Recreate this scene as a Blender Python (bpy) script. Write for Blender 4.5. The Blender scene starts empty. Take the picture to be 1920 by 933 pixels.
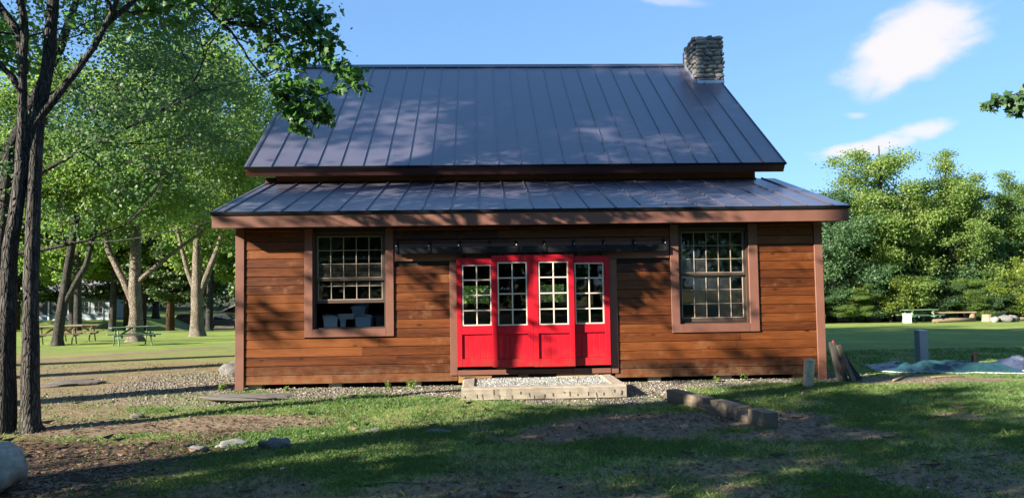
import bpy, math, random
import numpy as np
from mathutils import Vector, Matrix, noise as mnoise

R = math.radians
random.seed(7)
rng = np.random.default_rng(11)
scene = bpy.context.scene
COL = scene.collection

# ------------------------------------------------------------------ camera
cam_d = bpy.data.cameras.new('camera')
cam = bpy.data.objects.new('camera', cam_d)
COL.objects.link(cam)
cam_d.sensor_width = 36.0
cam_d.lens = 1400.0 * 36.0 / 1920.0
cam_d.clip_start = 0.1
cam_d.clip_end = 2000.0
YAW, PITCH, ROLL = 0.0408, 0.0519, 0.0152
fwd = Vector((math.sin(YAW) * math.cos(PITCH), math.cos(YAW) * math.cos(PITCH), math.sin(PITCH)))
right0 = Vector((math.cos(YAW), -math.sin(YAW), 0.0))
up0 = right0.cross(fwd)
right = right0 * math.cos(ROLL) - up0 * math.sin(ROLL)
up = up0 * math.cos(ROLL) + right0 * math.sin(ROLL)
M3 = Matrix((right, up, -fwd)).transposed()
cam.matrix_world = Matrix.Translation((-0.865, -12.435, 1.597)) @ M3.to_4x4()
scene.camera = cam

# ------------------------------------------------------------------ sun and sky
SUN_EL = R(24.0)
SUN_H = Vector((-0.883, -0.469))            # horizontal direction towards the sun
world = bpy.data.worlds.new('World')
scene.world = world
world.use_nodes = True
wt = world.node_tree
for n in list(wt.nodes):
    wt.nodes.remove(n)
SKY_STRENGTH = 0.066
sun_l = bpy.data.lights.new('sun', 'SUN')
sun_l.energy = 3.6
sun_l.angle = R(0.53)
sun_l.color = (1.0, 0.89, 0.73)
sun = bpy.data.objects.new('sun', sun_l)
COL.objects.link(sun)
to_sun = Vector((SUN_H.x * math.cos(SUN_EL), SUN_H.y * math.cos(SUN_EL), math.sin(SUN_EL)))
sun.rotation_euler = to_sun.to_track_quat('Z', 'Y').to_euler()
sun.location = (-30, -20, 30)

vs = scene.view_settings
vs.view_transform = 'Standard'
vs.look = 'None'
vs.gamma = 1.0
vs.use_curve_mapping = False
vs.exposure = 2.4
scene.cycles.max_bounces = 8
scene.cycles.transparent_max_bounces = 16
scene.cycles.caustics_reflective = False
scene.cycles.caustics_refractive = False
scene.cycles.use_adaptive_sampling = True
scene.cycles.use_denoising = True


# ------------------------------------------------------------------ node helper
class NT:
    def __init__(self, tree):
        self.t = tree

    def n(self, kind, **kw):
        nd = self.t.nodes.new(kind)
        ins = kw.pop('ins', {})
        for k, v in kw.items():
            setattr(nd, k, v)
        for k, v in ins.items():
            s = nd.inputs[k]
            if isinstance(v, bpy.types.NodeSocket):
                self.t.links.new(v, s)
            elif isinstance(v, (tuple, list)) and len(v) == 3 and s.type == 'RGBA':
                s.default_value = (*v, 1.0)
            else:
                s.default_value = v
        return nd

    def math(self, op, a, b=0.0, c=None, clamp=False):
        ins = {0: a, 1: b}
        if c is not None:
            ins[2] = c
        return self.n('ShaderNodeMath', operation=op, use_clamp=clamp, ins=ins).outputs[0]

    def mix(self, f, a, b, blend='MIX'):
        nd = self.n('ShaderNodeMix', data_type='RGBA', blend_type=blend)
        for s, v in ((nd.inputs[0], f), (nd.inputs[6], a), (nd.inputs[7], b)):
            if isinstance(v, bpy.types.NodeSocket):
                self.t.links.new(v, s)
            elif isinstance(v, (tuple, list)):
                s.default_value = (*v[:3], 1.0)
            else:
                s.default_value = v
        return nd.outputs[2]

    def ramp(self, f, stops):
        nd = self.n('ShaderNodeValToRGB', ins={0: f})
        e = nd.color_ramp.elements
        while len(e) < len(stops):
            e.new(0.5)
        for el, (p, c) in zip(e, stops):
            el.position = p
            el.color = (*c, 1.0) if len(c) == 3 else c
        return nd.outputs[0]

    def noise(self, vec, scale, detail=4, rough=0.55, dist=0.0):
        return self.n('ShaderNodeTexNoise', ins={'Vector': vec, 'Scale': scale, 'Detail': detail,
                                                 'Roughness': rough, 'Distortion': dist}).outputs[0]

    def mapping(self, vec, scale=(1, 1, 1), loc=(0, 0, 0), rot=(0, 0, 0)):
        return self.n('ShaderNodeMapping', ins={'Vector': vec, 'Location': loc, 'Rotation': rot, 'Scale': scale}).outputs[0]

    def smooth(self, v, lo, hi):
        return self.n('ShaderNodeMapRange', interpolation_type='SMOOTHSTEP',
                      ins={0: v, 1: lo, 2: hi, 3: 0.0, 4: 1.0}).outputs[0]


# world: Nishita sky with a few thin evening clouds
w = NT(wt)
sky = w.n('ShaderNodeTexSky', sky_type='NISHITA', sun_disc=False)
sky.sun_elevation = SUN_EL
sky.sun_rotation = math.atan2(SUN_H.x, SUN_H.y)
sky.altitude = 0.0
sky.air_density = 1.0
sky.dust_density = 0.0
sky.ozone_density = 6.0
tc = w.n('ShaderNodeTexCoord')
sep = w.n('ShaderNodeSeparateXYZ', ins={0: tc.outputs['Generated']})
az = w.math('ARCTAN2', sep.outputs[0], sep.outputs[1])
el = w.math('ARCSINE', sep.outputs[2])
ae = w.n('ShaderNodeCombineXYZ', ins={0: az, 1: el, 2: 0.0}).outputs[0]
wob = w.n('ShaderNodeTexNoise', ins={'Vector': ae, 'Scale': 9.0, 'Detail': 3.0})
wobv = w.n('ShaderNodeVectorMath', operation='SUBTRACT', ins={0: wob.outputs[1], 1: (0.5, 0.5, 0.5)}).outputs[0]
wobv = w.n('ShaderNodeVectorMath', operation='SCALE', ins={0: wobv, 'Scale': 0.035}).outputs[0]
aew = w.n('ShaderNodeVectorMath', operation='ADD', ins={0: ae, 1: wobv}).outputs[0]
cl_total = None


def sky_dir(px, py):
    """azimuth and elevation of a spot in the photograph's sky"""
    X, Y = (px - 960) / 1400.0, (py - 466.5) / 1400.0
    d = (fwd + right * X - up * Y).normalized()
    return math.atan2(d.x, d.y), math.asin(d.z)


def cloud(p0, p1, half, soft, amount, nscale):
    global cl_total
    a0, e0 = sky_dir(*p0)
    a1, e1 = sky_dir(*p1)
    ca, ce = (a0 + a1) / 2, (e0 + e1) / 2
    L = math.hypot(a1 - a0, e1 - e0) / 2
    ang = math.atan2(e1 - e0, a1 - a0)
    p = w.n('ShaderNodeVectorMath', operation='SUBTRACT', ins={0: aew, 1: (ca, ce, 0)}).outputs[0]
    p = w.n('ShaderNodeVectorRotate', rotation_type='Z_AXIS', ins={'Vector': p, 'Angle': -ang}).outputs[0]
    p = w.n('ShaderNodeVectorMath', operation='DIVIDE', ins={0: p, 1: (L, half, 1)}).outputs[0]
    ln = w.n('ShaderNodeVectorMath', operation='LENGTH', ins={0: p}).outputs['Value']
    nz = w.noise(w.mapping(aew, (nscale, nscale * 2.2, 1), rot=(0, 0, -ang)), 1.0, 5, 0.55)
    v = w.math('ADD', ln, w.math('MULTIPLY', w.math('SUBTRACT', nz, 0.5), 1.0))
    m = w.math('SUBTRACT', 1.0, w.smooth(v, 1.0 - soft, 1.15))
    m = w.math('MULTIPLY', m, amount)
    cl_total = m if cl_total is None else w.math('MAXIMUM', cl_total, m)


cloud((1568, 150), (1850, 15), 0.040, 0.48, 0.97, 16)
cloud((1575, 125), (1680, 130), 0.034, 0.8, 0.8, 16)
cloud((1515, 300), (1730, 245), 0.0125, 0.6, 0.9, 26)
cloud((1660, 250), (1800, 228), 0.013, 0.6, 0.85, 26)
cloud((1585, 207), (1632, 203), 0.005, 0.9, 0.45, 30)
cloud((1160, -5), (1330, 3), 0.008, 0.9, 0.4, 24)
soft = w.n('ShaderNodeGamma', ins={'Color': sky.outputs[0], 'Gamma': 0.5}).outputs[0]     # a softer gradient from zenith to horizon
hsv = w.mix(1.0, soft, (0.80, 1.12, 1.48), 'MULTIPLY')
lum = w.mix(cl_total, hsv, (2.85, 2.75, 2.8))
bg = w.n('ShaderNodeBackground', ins={'Color': lum, 'Strength': SKY_STRENGTH})
wo = w.n('ShaderNodeOutputWorld', ins={'Surface': bg.outputs[0]})

# ------------------------------------------------------------------ materials
MAT = {}


def new_mat(name):
    m = bpy.data.materials.new(name)
    m.use_nodes = True
    t = m.node_tree
    for n in list(t.nodes):
        t.nodes.remove(n)
    MAT[name] = m
    return m, NT(t)


def finish(nt, color, rough=0.6, bump=None, bump_s=0.3, bump_d=0.01, metallic=0.0, spec=0.5, coat=0.0, extra=None, sheen=0.0, coat_r=0.2):
    ins = {'Sheen Weight': sheen, 'Base Color': color, 'Roughness': rough, 'Metallic': metallic, 'Specular IOR Level': spec, 'Coat Weight': coat, 'Coat Roughness': coat_r}
    if bump is not None:
        b = nt.n('ShaderNodeBump', ins={'Strength': bump_s, 'Distance': bump_d, 'Height': bump})
        ins['Normal'] = b.outputs[0]
    p = nt.n('ShaderNodeBsdfPrincipled', ins=ins)
    out = p.outputs[0] if extra is None else extra(p.outputs[0])
    nt.n('ShaderNodeOutputMaterial', ins={0: out})


def coords(nt, kind='Object'):
    return nt.n('ShaderNodeTexCoord').outputs[kind]


def obj_random(nt):
    return nt.n('ShaderNodeObjectInfo').outputs['Random']


def shifted(nt, vec):
    """object coordinates moved by a random amount per object, so that alike pieces differ"""
    r = obj_random(nt)
    c = nt.n('ShaderNodeCombineXYZ', ins={0: nt.math('MULTIPLY', r, 37.0), 1: nt.math('MULTIPLY', r, 91.0), 2: nt.math('MULTIPLY', r, 53.0)})
    return nt.n('ShaderNodeVectorMath', operation='ADD', ins={0: vec, 1: c.outputs[0]}).outputs[0]


def wood_mat(name, dark, mid, light, axis=0, rough=0.5, knots=0.0, wear=None, wear_amt=0.0, spec=0.4, bump_d=0.004, grain=1.0):
    m, t = new_mat(name)
    v = shifted(t, coords(t))
    sc = [14.0 * grain] * 3
    sc[axis] = 1.1 * grain
    g = t.noise(t.mapping(v, tuple(sc)), 3.0, 6, 0.62, 0.8)
    g2 = t.noise(t.mapping(v, tuple(0.25 * s for s in sc)), 2.0, 3, 0.5)
    f = t.math('ADD', t.math('MULTIPLY', g, 0.55), t.math('MULTIPLY', g2, 0.45))
    f = t.math('ADD', f, t.math('MULTIPLY', t.math('SUBTRACT', obj_random(t), 0.5), 0.32))
    col = t.ramp(f, [(0.28, dark), (0.5, mid), (0.72, light)])
    if knots:
        vs_ = [3.0, 6.0, 6.0]
        vs_ = [6.5, 6.5, 6.5]
        vs_[axis] = 2.6
        vor = t.n('ShaderNodeTexVoronoi', ins={'Vector': t.mapping(v, tuple(vs_)), 'Scale': 1.0}).outputs['Distance']
        k = t.math('SUBTRACT', 1.0, t.smooth(vor, 0.05, 0.17))
        col = t.mix(t.math('MULTIPLY', k, knots), col, tuple(0.35 * c for c in dark))
    if wear is not None:
        wn = t.noise(v, 2.3, 5, 0.7)
        col = t.mix(t.math('MULTIPLY', t.smooth(wn, 0.56, 0.72), wear_amt), col, wear)
    if name == 'siding_stain':
        col = grime(t, col, 0.06, 0.42, (0.17, 0.115, 0.07), 0.55)
    finish(t, col, t.math('ADD', rough - 0.08, t.math('MULTIPLY', g, 0.16)), g, 0.35, bump_d, spec=spec)
    return m


def grime(t, col, lo, hi, c, amt):
    """dirt splashed up from the ground, patchy"""
    pz = t.n('ShaderNodeSeparateXYZ', ins={0: t.n('ShaderNodeNewGeometry').outputs['Position']})
    nz = t.noise(t.n('ShaderNodeNewGeometry').outputs['Position'], 6.0, 5, 0.7)
    k = t.math('MULTIPLY', t.math('SUBTRACT', 1.0, t.smooth(t.math('SUBTRACT', pz.outputs[2], t.math('MULTIPLY', nz, 0.25)), lo - 0.12, hi - 0.12)), t.smooth(nz, 0.3, 0.7))
    return t.mix(t.math('MULTIPLY', k, amt), col, c)


def paint_mat(name, c, rough=0.45, var=0.12, scale=3.0, spec=0.45, grain=0.003, coat=0.0, dirt=None):
    m, t = new_mat(name)
    v = shifted(t, coords(t))
    n1 = t.noise(v, scale, 4, 0.6)
    n2 = t.noise(v, 90.0, 2, 0.5)
    f = t.math('ADD', t.math('MULTIPLY', n1, 0.8), t.math('MULTIPLY', obj_random(t), 0.2))
    col = t.ramp(f, [(0.2, tuple(x * (1 - var) for x in c)), (0.8, tuple(min(1, x * (1 + var)) for x in c))])
    if dirt:
        col = grime(t, col, *dirt)
    finish(t, col, t.math('ADD', rough - 0.06, t.math('MULTIPLY', n1, 0.12)), n2, 0.2, grain, spec=spec, coat=coat)
    return m


wood_mat('siding_stain', (0.032, 0.0078, 0.0024), (0.100, 0.0280, 0.0066), (0.175, 0.055, 0.0135), 0, 0.45, 0.75,
         (0.24, 0.11, 0.05), 0.4, spec=0.35)
wood_mat('strip_bounce_lit', (0.16, 0.062, 0.026), (0.32, 0.135, 0.058), (0.44, 0.20, 0.095), 0, 0.5, 0.5)  # lighter wood standing in for light bounced up under the eave
wood_mat('interior_wood', (0.030, 0.018, 0.010), (0.060, 0.036, 0.020), (0.090, 0.055, 0.030), 0, 0.7)
wood_mat('frame_timber', (0.040, 0.022, 0.012), (0.075, 0.042, 0.022), (0.11, 0.062, 0.034), 2, 0.7)
wood_mat('hewn_timber', (0.12, 0.098, 0.074), (0.26, 0.225, 0.18), (0.38, 0.335, 0.275), 0, 0.85, 0.3, (0.24, 0.19, 0.14), 0.55, spec=0.2, bump_d=0.02)
wood_mat('beam_timber', (0.045, 0.033, 0.024), (0.105, 0.082, 0.062), (0.18, 0.145, 0.112), 1, 0.8, 0.5, (0.13, 0.105, 0.08), 0.4, spec=0.25, bump_d=0.01)
wood_mat('sill_wood', (0.20, 0.11, 0.04), (0.34, 0.21, 0.085), (0.45, 0.30, 0.14), 0, 0.8)
wood_mat('grey_wood', (0.040, 0.034, 0.028), (0.10, 0.088, 0.075), (0.17, 0.15, 0.13), 2, 0.85, spec=0.2)
wood_mat('dark_plank', (0.012, 0.011, 0.011), (0.028, 0.027, 0.027), (0.055, 0.052, 0.05), 2, 0.75)
wood_mat('table_green', (0.045, 0.085, 0.055), (0.085, 0.155, 0.095), (0.15, 0.23, 0.15), 0, 0.7)
wood_mat('table_tan', (0.14, 0.11, 0.06), (0.25, 0.20, 0.115), (0.36, 0.30, 0.18), 0, 0.75)
wood_mat('log_wood', (0.13, 0.095, 0.062), (0.24, 0.185, 0.125), (0.34, 0.27, 0.19), 0, 0.85)
paint_mat('trim_brown', (0.170, 0.077, 0.056), 0.45, 0.2)
paint_mat('fascia_dark', (0.075, 0.030, 0.026), 0.38, 0.15)
paint_mat('door_red', (0.41, 0.0065, 0.018), 0.45, 0.22, spec=0.3, dirt=(0.30, 0.62, (0.16, 0.05, 0.035), 0.55))
paint_mat('cream_paint', (0.64, 0.57, 0.49), 0.5, 0.12)
paint_mat('sash_paint', (0.060, 0.040, 0.032), 0.5, 0.3)
paint_mat('muntin_worn', (0.27, 0.23, 0.19), 0.6, 0.3, 9.0)
paint_mat('black_iron', (0.008, 0.009, 0.012), 0.6, 0.3, spec=0.25)
paint_mat('bolt_metal', (0.50, 0.50, 0.52), 0.35, 0.1)
paint_mat('bin_grey', (0.60, 0.66, 0.72), 0.45, 0.1)
paint_mat('bin_blue', (0.38, 0.50, 0.62), 0.4, 0.1)
paint_mat('bin_dark', (0.06, 0.08, 0.10), 0.5, 0.1)
paint_mat('drop_cloth', (0.20, 0.19, 0.17), 0.9, 0.25, 4.0, 0.1)
paint_mat('post_paint', (0.33, 0.35, 0.40), 0.6, 0.12, 5.0)
paint_mat('clapboard_grey', (0.23, 0.29, 0.34), 0.7, 0.08)
paint_mat('cabin_brown', (0.050, 0.024, 0.018), 0.7, 0.2)
paint_mat('shingle_grey', (0.16, 0.16, 0.17), 0.9, 0.3, 8.0)
paint_mat('white_paint', (0.55, 0.56, 0.55), 0.5, 0.05)
paint_mat('utility_green', (0.20, 0.30, 0.22), 0.5, 0.1)
paint_mat('bin_black', (0.022, 0.026, 0.03), 0.5, 0.1)
paint_mat('car_grey', (0.050, 0.058, 0.068), 0.25, 0.05, coat=0.6)
paint_mat('car_red', (0.13, 0.035, 0.03), 0.3, 0.05, coat=0.5)
paint_mat('car_glass', (0.03, 0.04, 0.05), 0.08, 0.05)
paint_mat('tyre', (0.018, 0.018, 0.018), 0.8, 0.1)
paint_mat('chrome', (0.55, 0.56, 0.58), 0.25, 0.05)
paint_mat('lamp_glass', (0.75, 0.75, 0.72), 0.15, 0.05)
paint_mat('concrete', (0.30, 0.29, 0.27), 0.9, 0.2, 7.0)
paint_mat('crawl_dark', (0.020, 0.015, 0.012), 0.9, 0.2)
paint_mat('red_tip', (0.20, 0.03, 0.03), 0.5, 0.1)
paint_mat('wire_black', (0.012, 0.012, 0.012), 0.5, 0.1)

# standing seam metal
m, t = new_mat('roof_metal')
v = coords(t)
n1 = t.noise(shifted(t, v), 1.6, 4, 0.6)
n2 = t.noise(t.mapping(shifted(t, v), (7, 0.8, 0.8)), 1.0, 3, 0.5)
col = t.ramp(n1, [(0.25, (0.052, 0.050, 0.082)), (0.75, (0.076, 0.074, 0.110))])
col = t.mix(t.math('MULTIPLY', obj_random(t), 0.25), col, (0.100, 0.088, 0.112))
finish(t, col, t.math('ADD', 0.40, t.math('MULTIPLY', n1, 0.12)), n2, 0.25, 0.012, metallic=0.1, spec=0.9, coat=1.0, coat_r=0.33)

# galvanised pipe
m, t = new_mat('galvanised')
v = coords(t)
n1 = t.noise(v, 22.0, 4, 0.7)
col = t.ramp(n1, [(0.3, (0.30, 0.27, 0.20)), (0.7, (0.58, 0.55, 0.47))])
finish(t, col, 0.45, n1, 0.2, 0.004, metallic=0.55)
m, t = new_mat('flashing')
n1 = t.noise(coords(t), 14.0, 4, 0.7)
finish(t, t.ramp(n1, [(0.3, (0.28, 0.32, 0.40)), (0.7, (0.48, 0.53, 0.62))]), 0.4, n1, 0.3, 0.01, metallic=0.5)


def stone_mat(name, dark, mid, light, scale=3.0, moss=None, bump_d=0.03):
    m, t = new_mat(name)
    v = shifted(t, coords(t))
    a = t.noise(v, scale, 6, 0.65)
    b = t.noise(v, scale * 7, 4, 0.7)
    f = t.math('ADD', t.math('MULTIPLY', a, 0.65), t.math('MULTIPLY', b, 0.35))
    f = t.math('ADD', f, t.math('MULTIPLY', t.math('SUBTRACT', obj_random(t), 0.5), 0.25))
    col = t.ramp(f, [(0.28, dark), (0.5, mid), (0.72, light)])
    if moss:
        geo = t.n('ShaderNodeNewGeometry')
        nz = t.noise(v, scale * 0.35, 6, 0.7)
        col = t.mix(t.math('MULTIPLY', t.smooth(nz, 0.54, 0.68), 0.8), col, moss)
    finish(t, col, 0.9, f, 0.5, bump_d, spec=0.25)


stone_mat('chimney_stone', (0.11, 0.105, 0.105), (0.23, 0.22, 0.215), (0.36, 0.345, 0.33), 5.0)
stone_mat('mortar', (0.16, 0.15, 0.14), (0.28, 0.26, 0.24), (0.42, 0.40, 0.37), 18.0)
stone_mat('rock', (0.075, 0.075, 0.075), (0.155, 0.155, 0.15), (0.26, 0.26, 0.25), 6.0)
stone_mat('boulder_rock', (0.17, 0.15, 0.12), (0.34, 0.31, 0.26), (0.48, 0.45, 0.39), 5.0, (0.05, 0.055, 0.03))
stone_mat('slab_stone', (0.070, 0.064, 0.058), (0.135, 0.124, 0.112), (0.21, 0.195, 0.178), 4.0)

# gravel pebbles: colour by pebble
m, t = new_mat('pebble')
ri = t.n('ShaderNodeNewGeometry').outputs['Random Per Island']
col = t.ramp(ri, [(0.0, (0.050, 0.044, 0.038)), (0.35, (0.125, 0.108, 0.090)), (0.75, (0.21, 0.187, 0.157)), (1.0, (0.38, 0.35, 0.305))])
finish(t, col, 0.85, spec=0.3)
m, t = new_mat('crushed_stone')
ri = t.n('ShaderNodeNewGeometry').outputs['Random Per Island']
col = t.ramp(ri, [(0.0, (0.055, 0.062, 0.062)), (0.35, (0.155, 0.165, 0.158)), (0.75, (0.28, 0.29, 0.27)), (1.0, (0.46, 0.46, 0.435))])
finish(t, col, 0.85, spec=0.3)


def leaf_mat(name, dark, mid, light, trans=0.35, tcol=None, rough=0.5, hue_obj=0.3):
    m, t = new_mat(name)
    ri = t.n('ShaderNodeNewGeometry').outputs['Random Per Island']
    f = t.math('ADD', t.math('MULTIPLY', ri, 1.0 - hue_obj), t.math('MULTIPLY', obj_random(t), hue_obj))
    big = t.noise(coords(t), 0.55, 3, 0.6)
    f = t.math('ADD', t.math('MULTIPLY', f, 0.7), t.math('MULTIPLY', t.smooth(big, 0.3, 0.7), 0.3))
    col = t.ramp(f, [(0.1, dark), (0.5, mid), (0.9, light)])
    tc_ = tcol or tuple(min(1.0, c * k) for c, k in zip(mid, (1.9, 2.1, 1.1)))
    p = t.n('ShaderNodeBsdfPrincipled', ins={'Base Color': col, 'Roughness': rough, 'Specular IOR Level': 0.35})
    tr = t.n('ShaderNodeBsdfTranslucent', ins={'Color': t.mix(0.6, col, tc_)})
    mx = t.n('ShaderNodeMixShader', ins={0: trans, 1: p.outputs[0], 2: tr.outputs[0]})
    t.n('ShaderNodeOutputMaterial', ins={0: mx.outputs[0]})


leaf_mat('leaf_maple', (0.038, 0.090, 0.032), (0.064, 0.155, 0.046), (0.115, 0.22, 0.060), 0.45)
leaf_mat('leaf_dark', (0.040, 0.090, 0.046), (0.070, 0.138, 0.062), (0.115, 0.190, 0.075), 0.45)
leaf_mat('leaf_field', (0.070, 0.130, 0.038), (0.140, 0.220, 0.056), (0.250, 0.320, 0.085), 0.5)
leaf_mat('leaf_yellow', (0.075, 0.120, 0.020), (0.150, 0.205, 0.032), (0.24, 0.285, 0.05), 0.45)
leaf_mat('needle_pine', (0.022, 0.045, 0.014), (0.050, 0.090, 0.026), (0.10, 0.145, 0.045), 0.15)
leaf_mat('grass_blade', (0.046, 0.106, 0.034), (0.088, 0.160, 0.046), (0.165, 0.210, 0.066), 0.36)
leaf_mat('grass_dry', (0.10, 0.10, 0.040), (0.19, 0.165, 0.070), (0.30, 0.25, 0.12), 0.25)
leaf_mat('litter', (0.030, 0.018, 0.012), (0.085, 0.052, 0.034), (0.22, 0.145, 0.09), 0.05)


def bark_mat(name, dark, mid, light, sc=(9, 9, 1.6), bump_d=0.02, deep=0.75):
    m, t = new_mat(name)
    v = coords(t)
    a = t.noise(t.mapping(v, sc), 1.5, 6, 0.68, 0.6)
    b = t.noise(v, 1.3, 3, 0.6)
    vv = t.n('ShaderNodeVectorMath', operation='ADD', ins={0: v, 1: t.n('ShaderNodeVectorMath', operation='SCALE', ins={0: t.n('ShaderNodeTexNoise', ins={'Vector': v, 'Scale': 4.0, 'Detail': 3.0}).outputs[1], 'Scale': 0.10}).outputs[0]}).outputs[0]
    vo = t.n('ShaderNodeTexVoronoi', feature='DISTANCE_TO_EDGE', ins={'Vector': t.mapping(vv, (sc[0] * 3.2, sc[1] * 3.2, sc[2] * 2.4)), 'Scale': 1.0}).outputs['Distance']
    fur = t.smooth(vo, 0.0, 0.22)
    f = t.math('ADD', t.math('MULTIPLY', a, 0.55), t.math('MULTIPLY', b, 0.45))
    col = t.ramp(f, [(0.32, dark), (0.5, mid), (0.68, light)])
    col = t.mix(t.math('MULTIPLY', t.math('SUBTRACT', 1.0, fur), deep), col, tuple(0.45 * c for c in dark))
    finish(t, col, 0.9, t.math('ADD', t.math('MULTIPLY', a, 0.4), fur), 1.0, bump_d, spec=0.2)


bark_mat('bark_maple', (0.028, 0.027, 0.026), (0.074, 0.070, 0.065), (0.155, 0.145, 0.131), (10, 10, 1.8), 0.03, 0.5)
bark_mat('bark_pale', (0.12, 0.10, 0.082), (0.25, 0.215, 0.175), (0.40, 0.35, 0.29), (7, 7, 2.2), 0.05, 0.4)
bark_mat('bark_pine', (0.05, 0.028, 0.018), (0.13, 0.075, 0.05), (0.22, 0.13, 0.085), (6, 6, 2), 0.04)

# glass: clear pane with a fresnel reflection
m, t = new_mat('window_glass')
fr = t.n('ShaderNodeFresnel', ins={'IOR': 1.5}).outputs[0]
tr = t.n('ShaderNodeBsdfTransparent', ins={'Color': (0.86, 0.90, 0.90)})
gl = t.n('ShaderNodeBsdfGlossy', ins={'Color': (1, 1, 1), 'Roughness': 0.02})
mx = t.n('ShaderNodeMixShader', ins={0: fr, 1: tr.outputs[0], 2: gl.outputs[0]})
t.n('ShaderNodeOutputMaterial', ins={0: mx.outputs[0]})
m, t = new_mat('dusty_glass')
nz = t.noise(t.mapping(coords(t, 'Generated'), (1, 1, 1)), 3.0, 5, 0.7)
fr = t.n('ShaderNodeFresnel', ins={'IOR': 1.5}).outputs[0]
tr = t.n('ShaderNodeBsdfTransparent', ins={'Color': (0.85, 0.88, 0.88)})
gl = t.n('ShaderNodeBsdfGlossy', ins={'Color': (1, 1, 1), 'Roughness': 0.06})
mx = t.n('ShaderNodeMixShader', ins={0: fr, 1: tr.outputs[0], 2: gl.outputs[0]})
df = t.n('ShaderNodeBsdfDiffuse', ins={'Color': (0.34, 0.33, 0.29)})
mx2 = t.n('ShaderNodeMixShader', ins={0: t.math('MULTIPLY', t.smooth(nz, 0.3, 0.7), 0.10), 1: mx.outputs[0], 2: df.outputs[0]})
t.n('ShaderNodeOutputMaterial', ins={0: mx2.outputs[0]})


def tarp_mat(name, c):
    m, t = new_mat(name)
    v = coords(t)
    n1 = t.noise(v, 3.0, 4, 0.6)
    n2 = t.noise(v, 26.0, 3, 0.6)
    col = t.ramp(n1, [(0.3, tuple(x * 0.75 for x in c)), (0.7, tuple(x * 1.25 for x in c))])
    finish(t, col, 0.38, n2, 0.4, 0.01, spec=0.5)


tarp_mat('tarp_green', (0.012, 0.046, 0.050))
tarp_mat('tarp_blue', (0.042, 0.055, 0.10))
tarp_mat('tarp_hem', (0.42, 0.46, 0.50))

# ------------------------------------------------------------------ ground material (zones come from the terrain's own attributes)
m, t = new_mat('ground')
v = coords(t)


def attr(nt, name):
    return nt.n('ShaderNodeAttribute', attribute_name=name).outputs['Fac']


n_big = t.noise(v, 0.35, 4, 0.6)
n_mid = t.noise(v, 2.2, 5, 0.65)
n_fine = t.noise(v, 28.0, 5, 0.7)
n_vf = t.noise(v, 120.0, 3, 0.7)
grass = t.ramp(t.math('ADD', t.math('MULTIPLY', n_mid, 0.5), t.math('MULTIPLY', n_fine, 0.5)),
               [(0.3, (0.080, 0.130, 0.034)), (0.5, (0.155, 0.215, 0.052)), (0.7, (0.240, 0.285, 0.080))])
grass = t.mix(t.smooth(n_big, 0.45, 0.7), grass, (0.235, 0.285, 0.070))
dry = t.ramp(n_fine, [(0.3, (0.13, 0.105, 0.05)), (0.7, (0.30, 0.25, 0.13))])
dirt = t.ramp(t.math('ADD', t.math('MULTIPLY', n_mid, 0.4), t.math('MULTIPLY', n_fine, 0.6)),
              [(0.3, (0.095, 0.068, 0.046)), (0.5, (0.19, 0.142, 0.098)), (0.7, (0.31, 0.24, 0.17))])
mulch = t.ramp(n_fine, [(0.35, (0.022, 0.016, 0.012)), (0.55, (0.065, 0.048, 0.036)), (0.75, (0.15, 0.11, 0.085))])
vor = t.n('ShaderNodeTexVoronoi', ins={'Vector': v, 'Scale': 34.0})
grav = t.ramp(t.n('ShaderNodeSeparateXYZ', ins={0: vor.outputs['Color']}).outputs[0],
              [(0.0, (0.085, 0.072, 0.058)), (0.5, (0.19, 0.165, 0.13)), (1.0, (0.34, 0.30, 0.25))])
wood_fl = t.ramp(n_fine, [(0.3, (0.02, 0.022, 0.010)), (0.7, (0.07, 0.075, 0.03))])
col = t.mix(attr(t, 'dry'), grass, dry)
col = t.mix(attr(t, 'dirt'), col, dirt)
col = t.mix(attr(t, 'mulch'), col, mulch)
col = t.mix(attr(t, 'gravel'), col, grav)
col = t.mix(attr(t, 'forest'), col, wood_fl)
hgt = t.math('ADD', t.math('MULTIPLY', n_fine, 0.6), t.math('MULTIPLY', n_vf, 0.4))
hgt = t.math('SUBTRACT', hgt, t.math('MULTIPLY', vor.outputs['Distance'], t.math('MULTIPLY', attr(t, 'gravel'), 1.2)))
finish(t, col, 0.95, hgt, 0.8, 0.03, spec=0.15)


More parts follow.
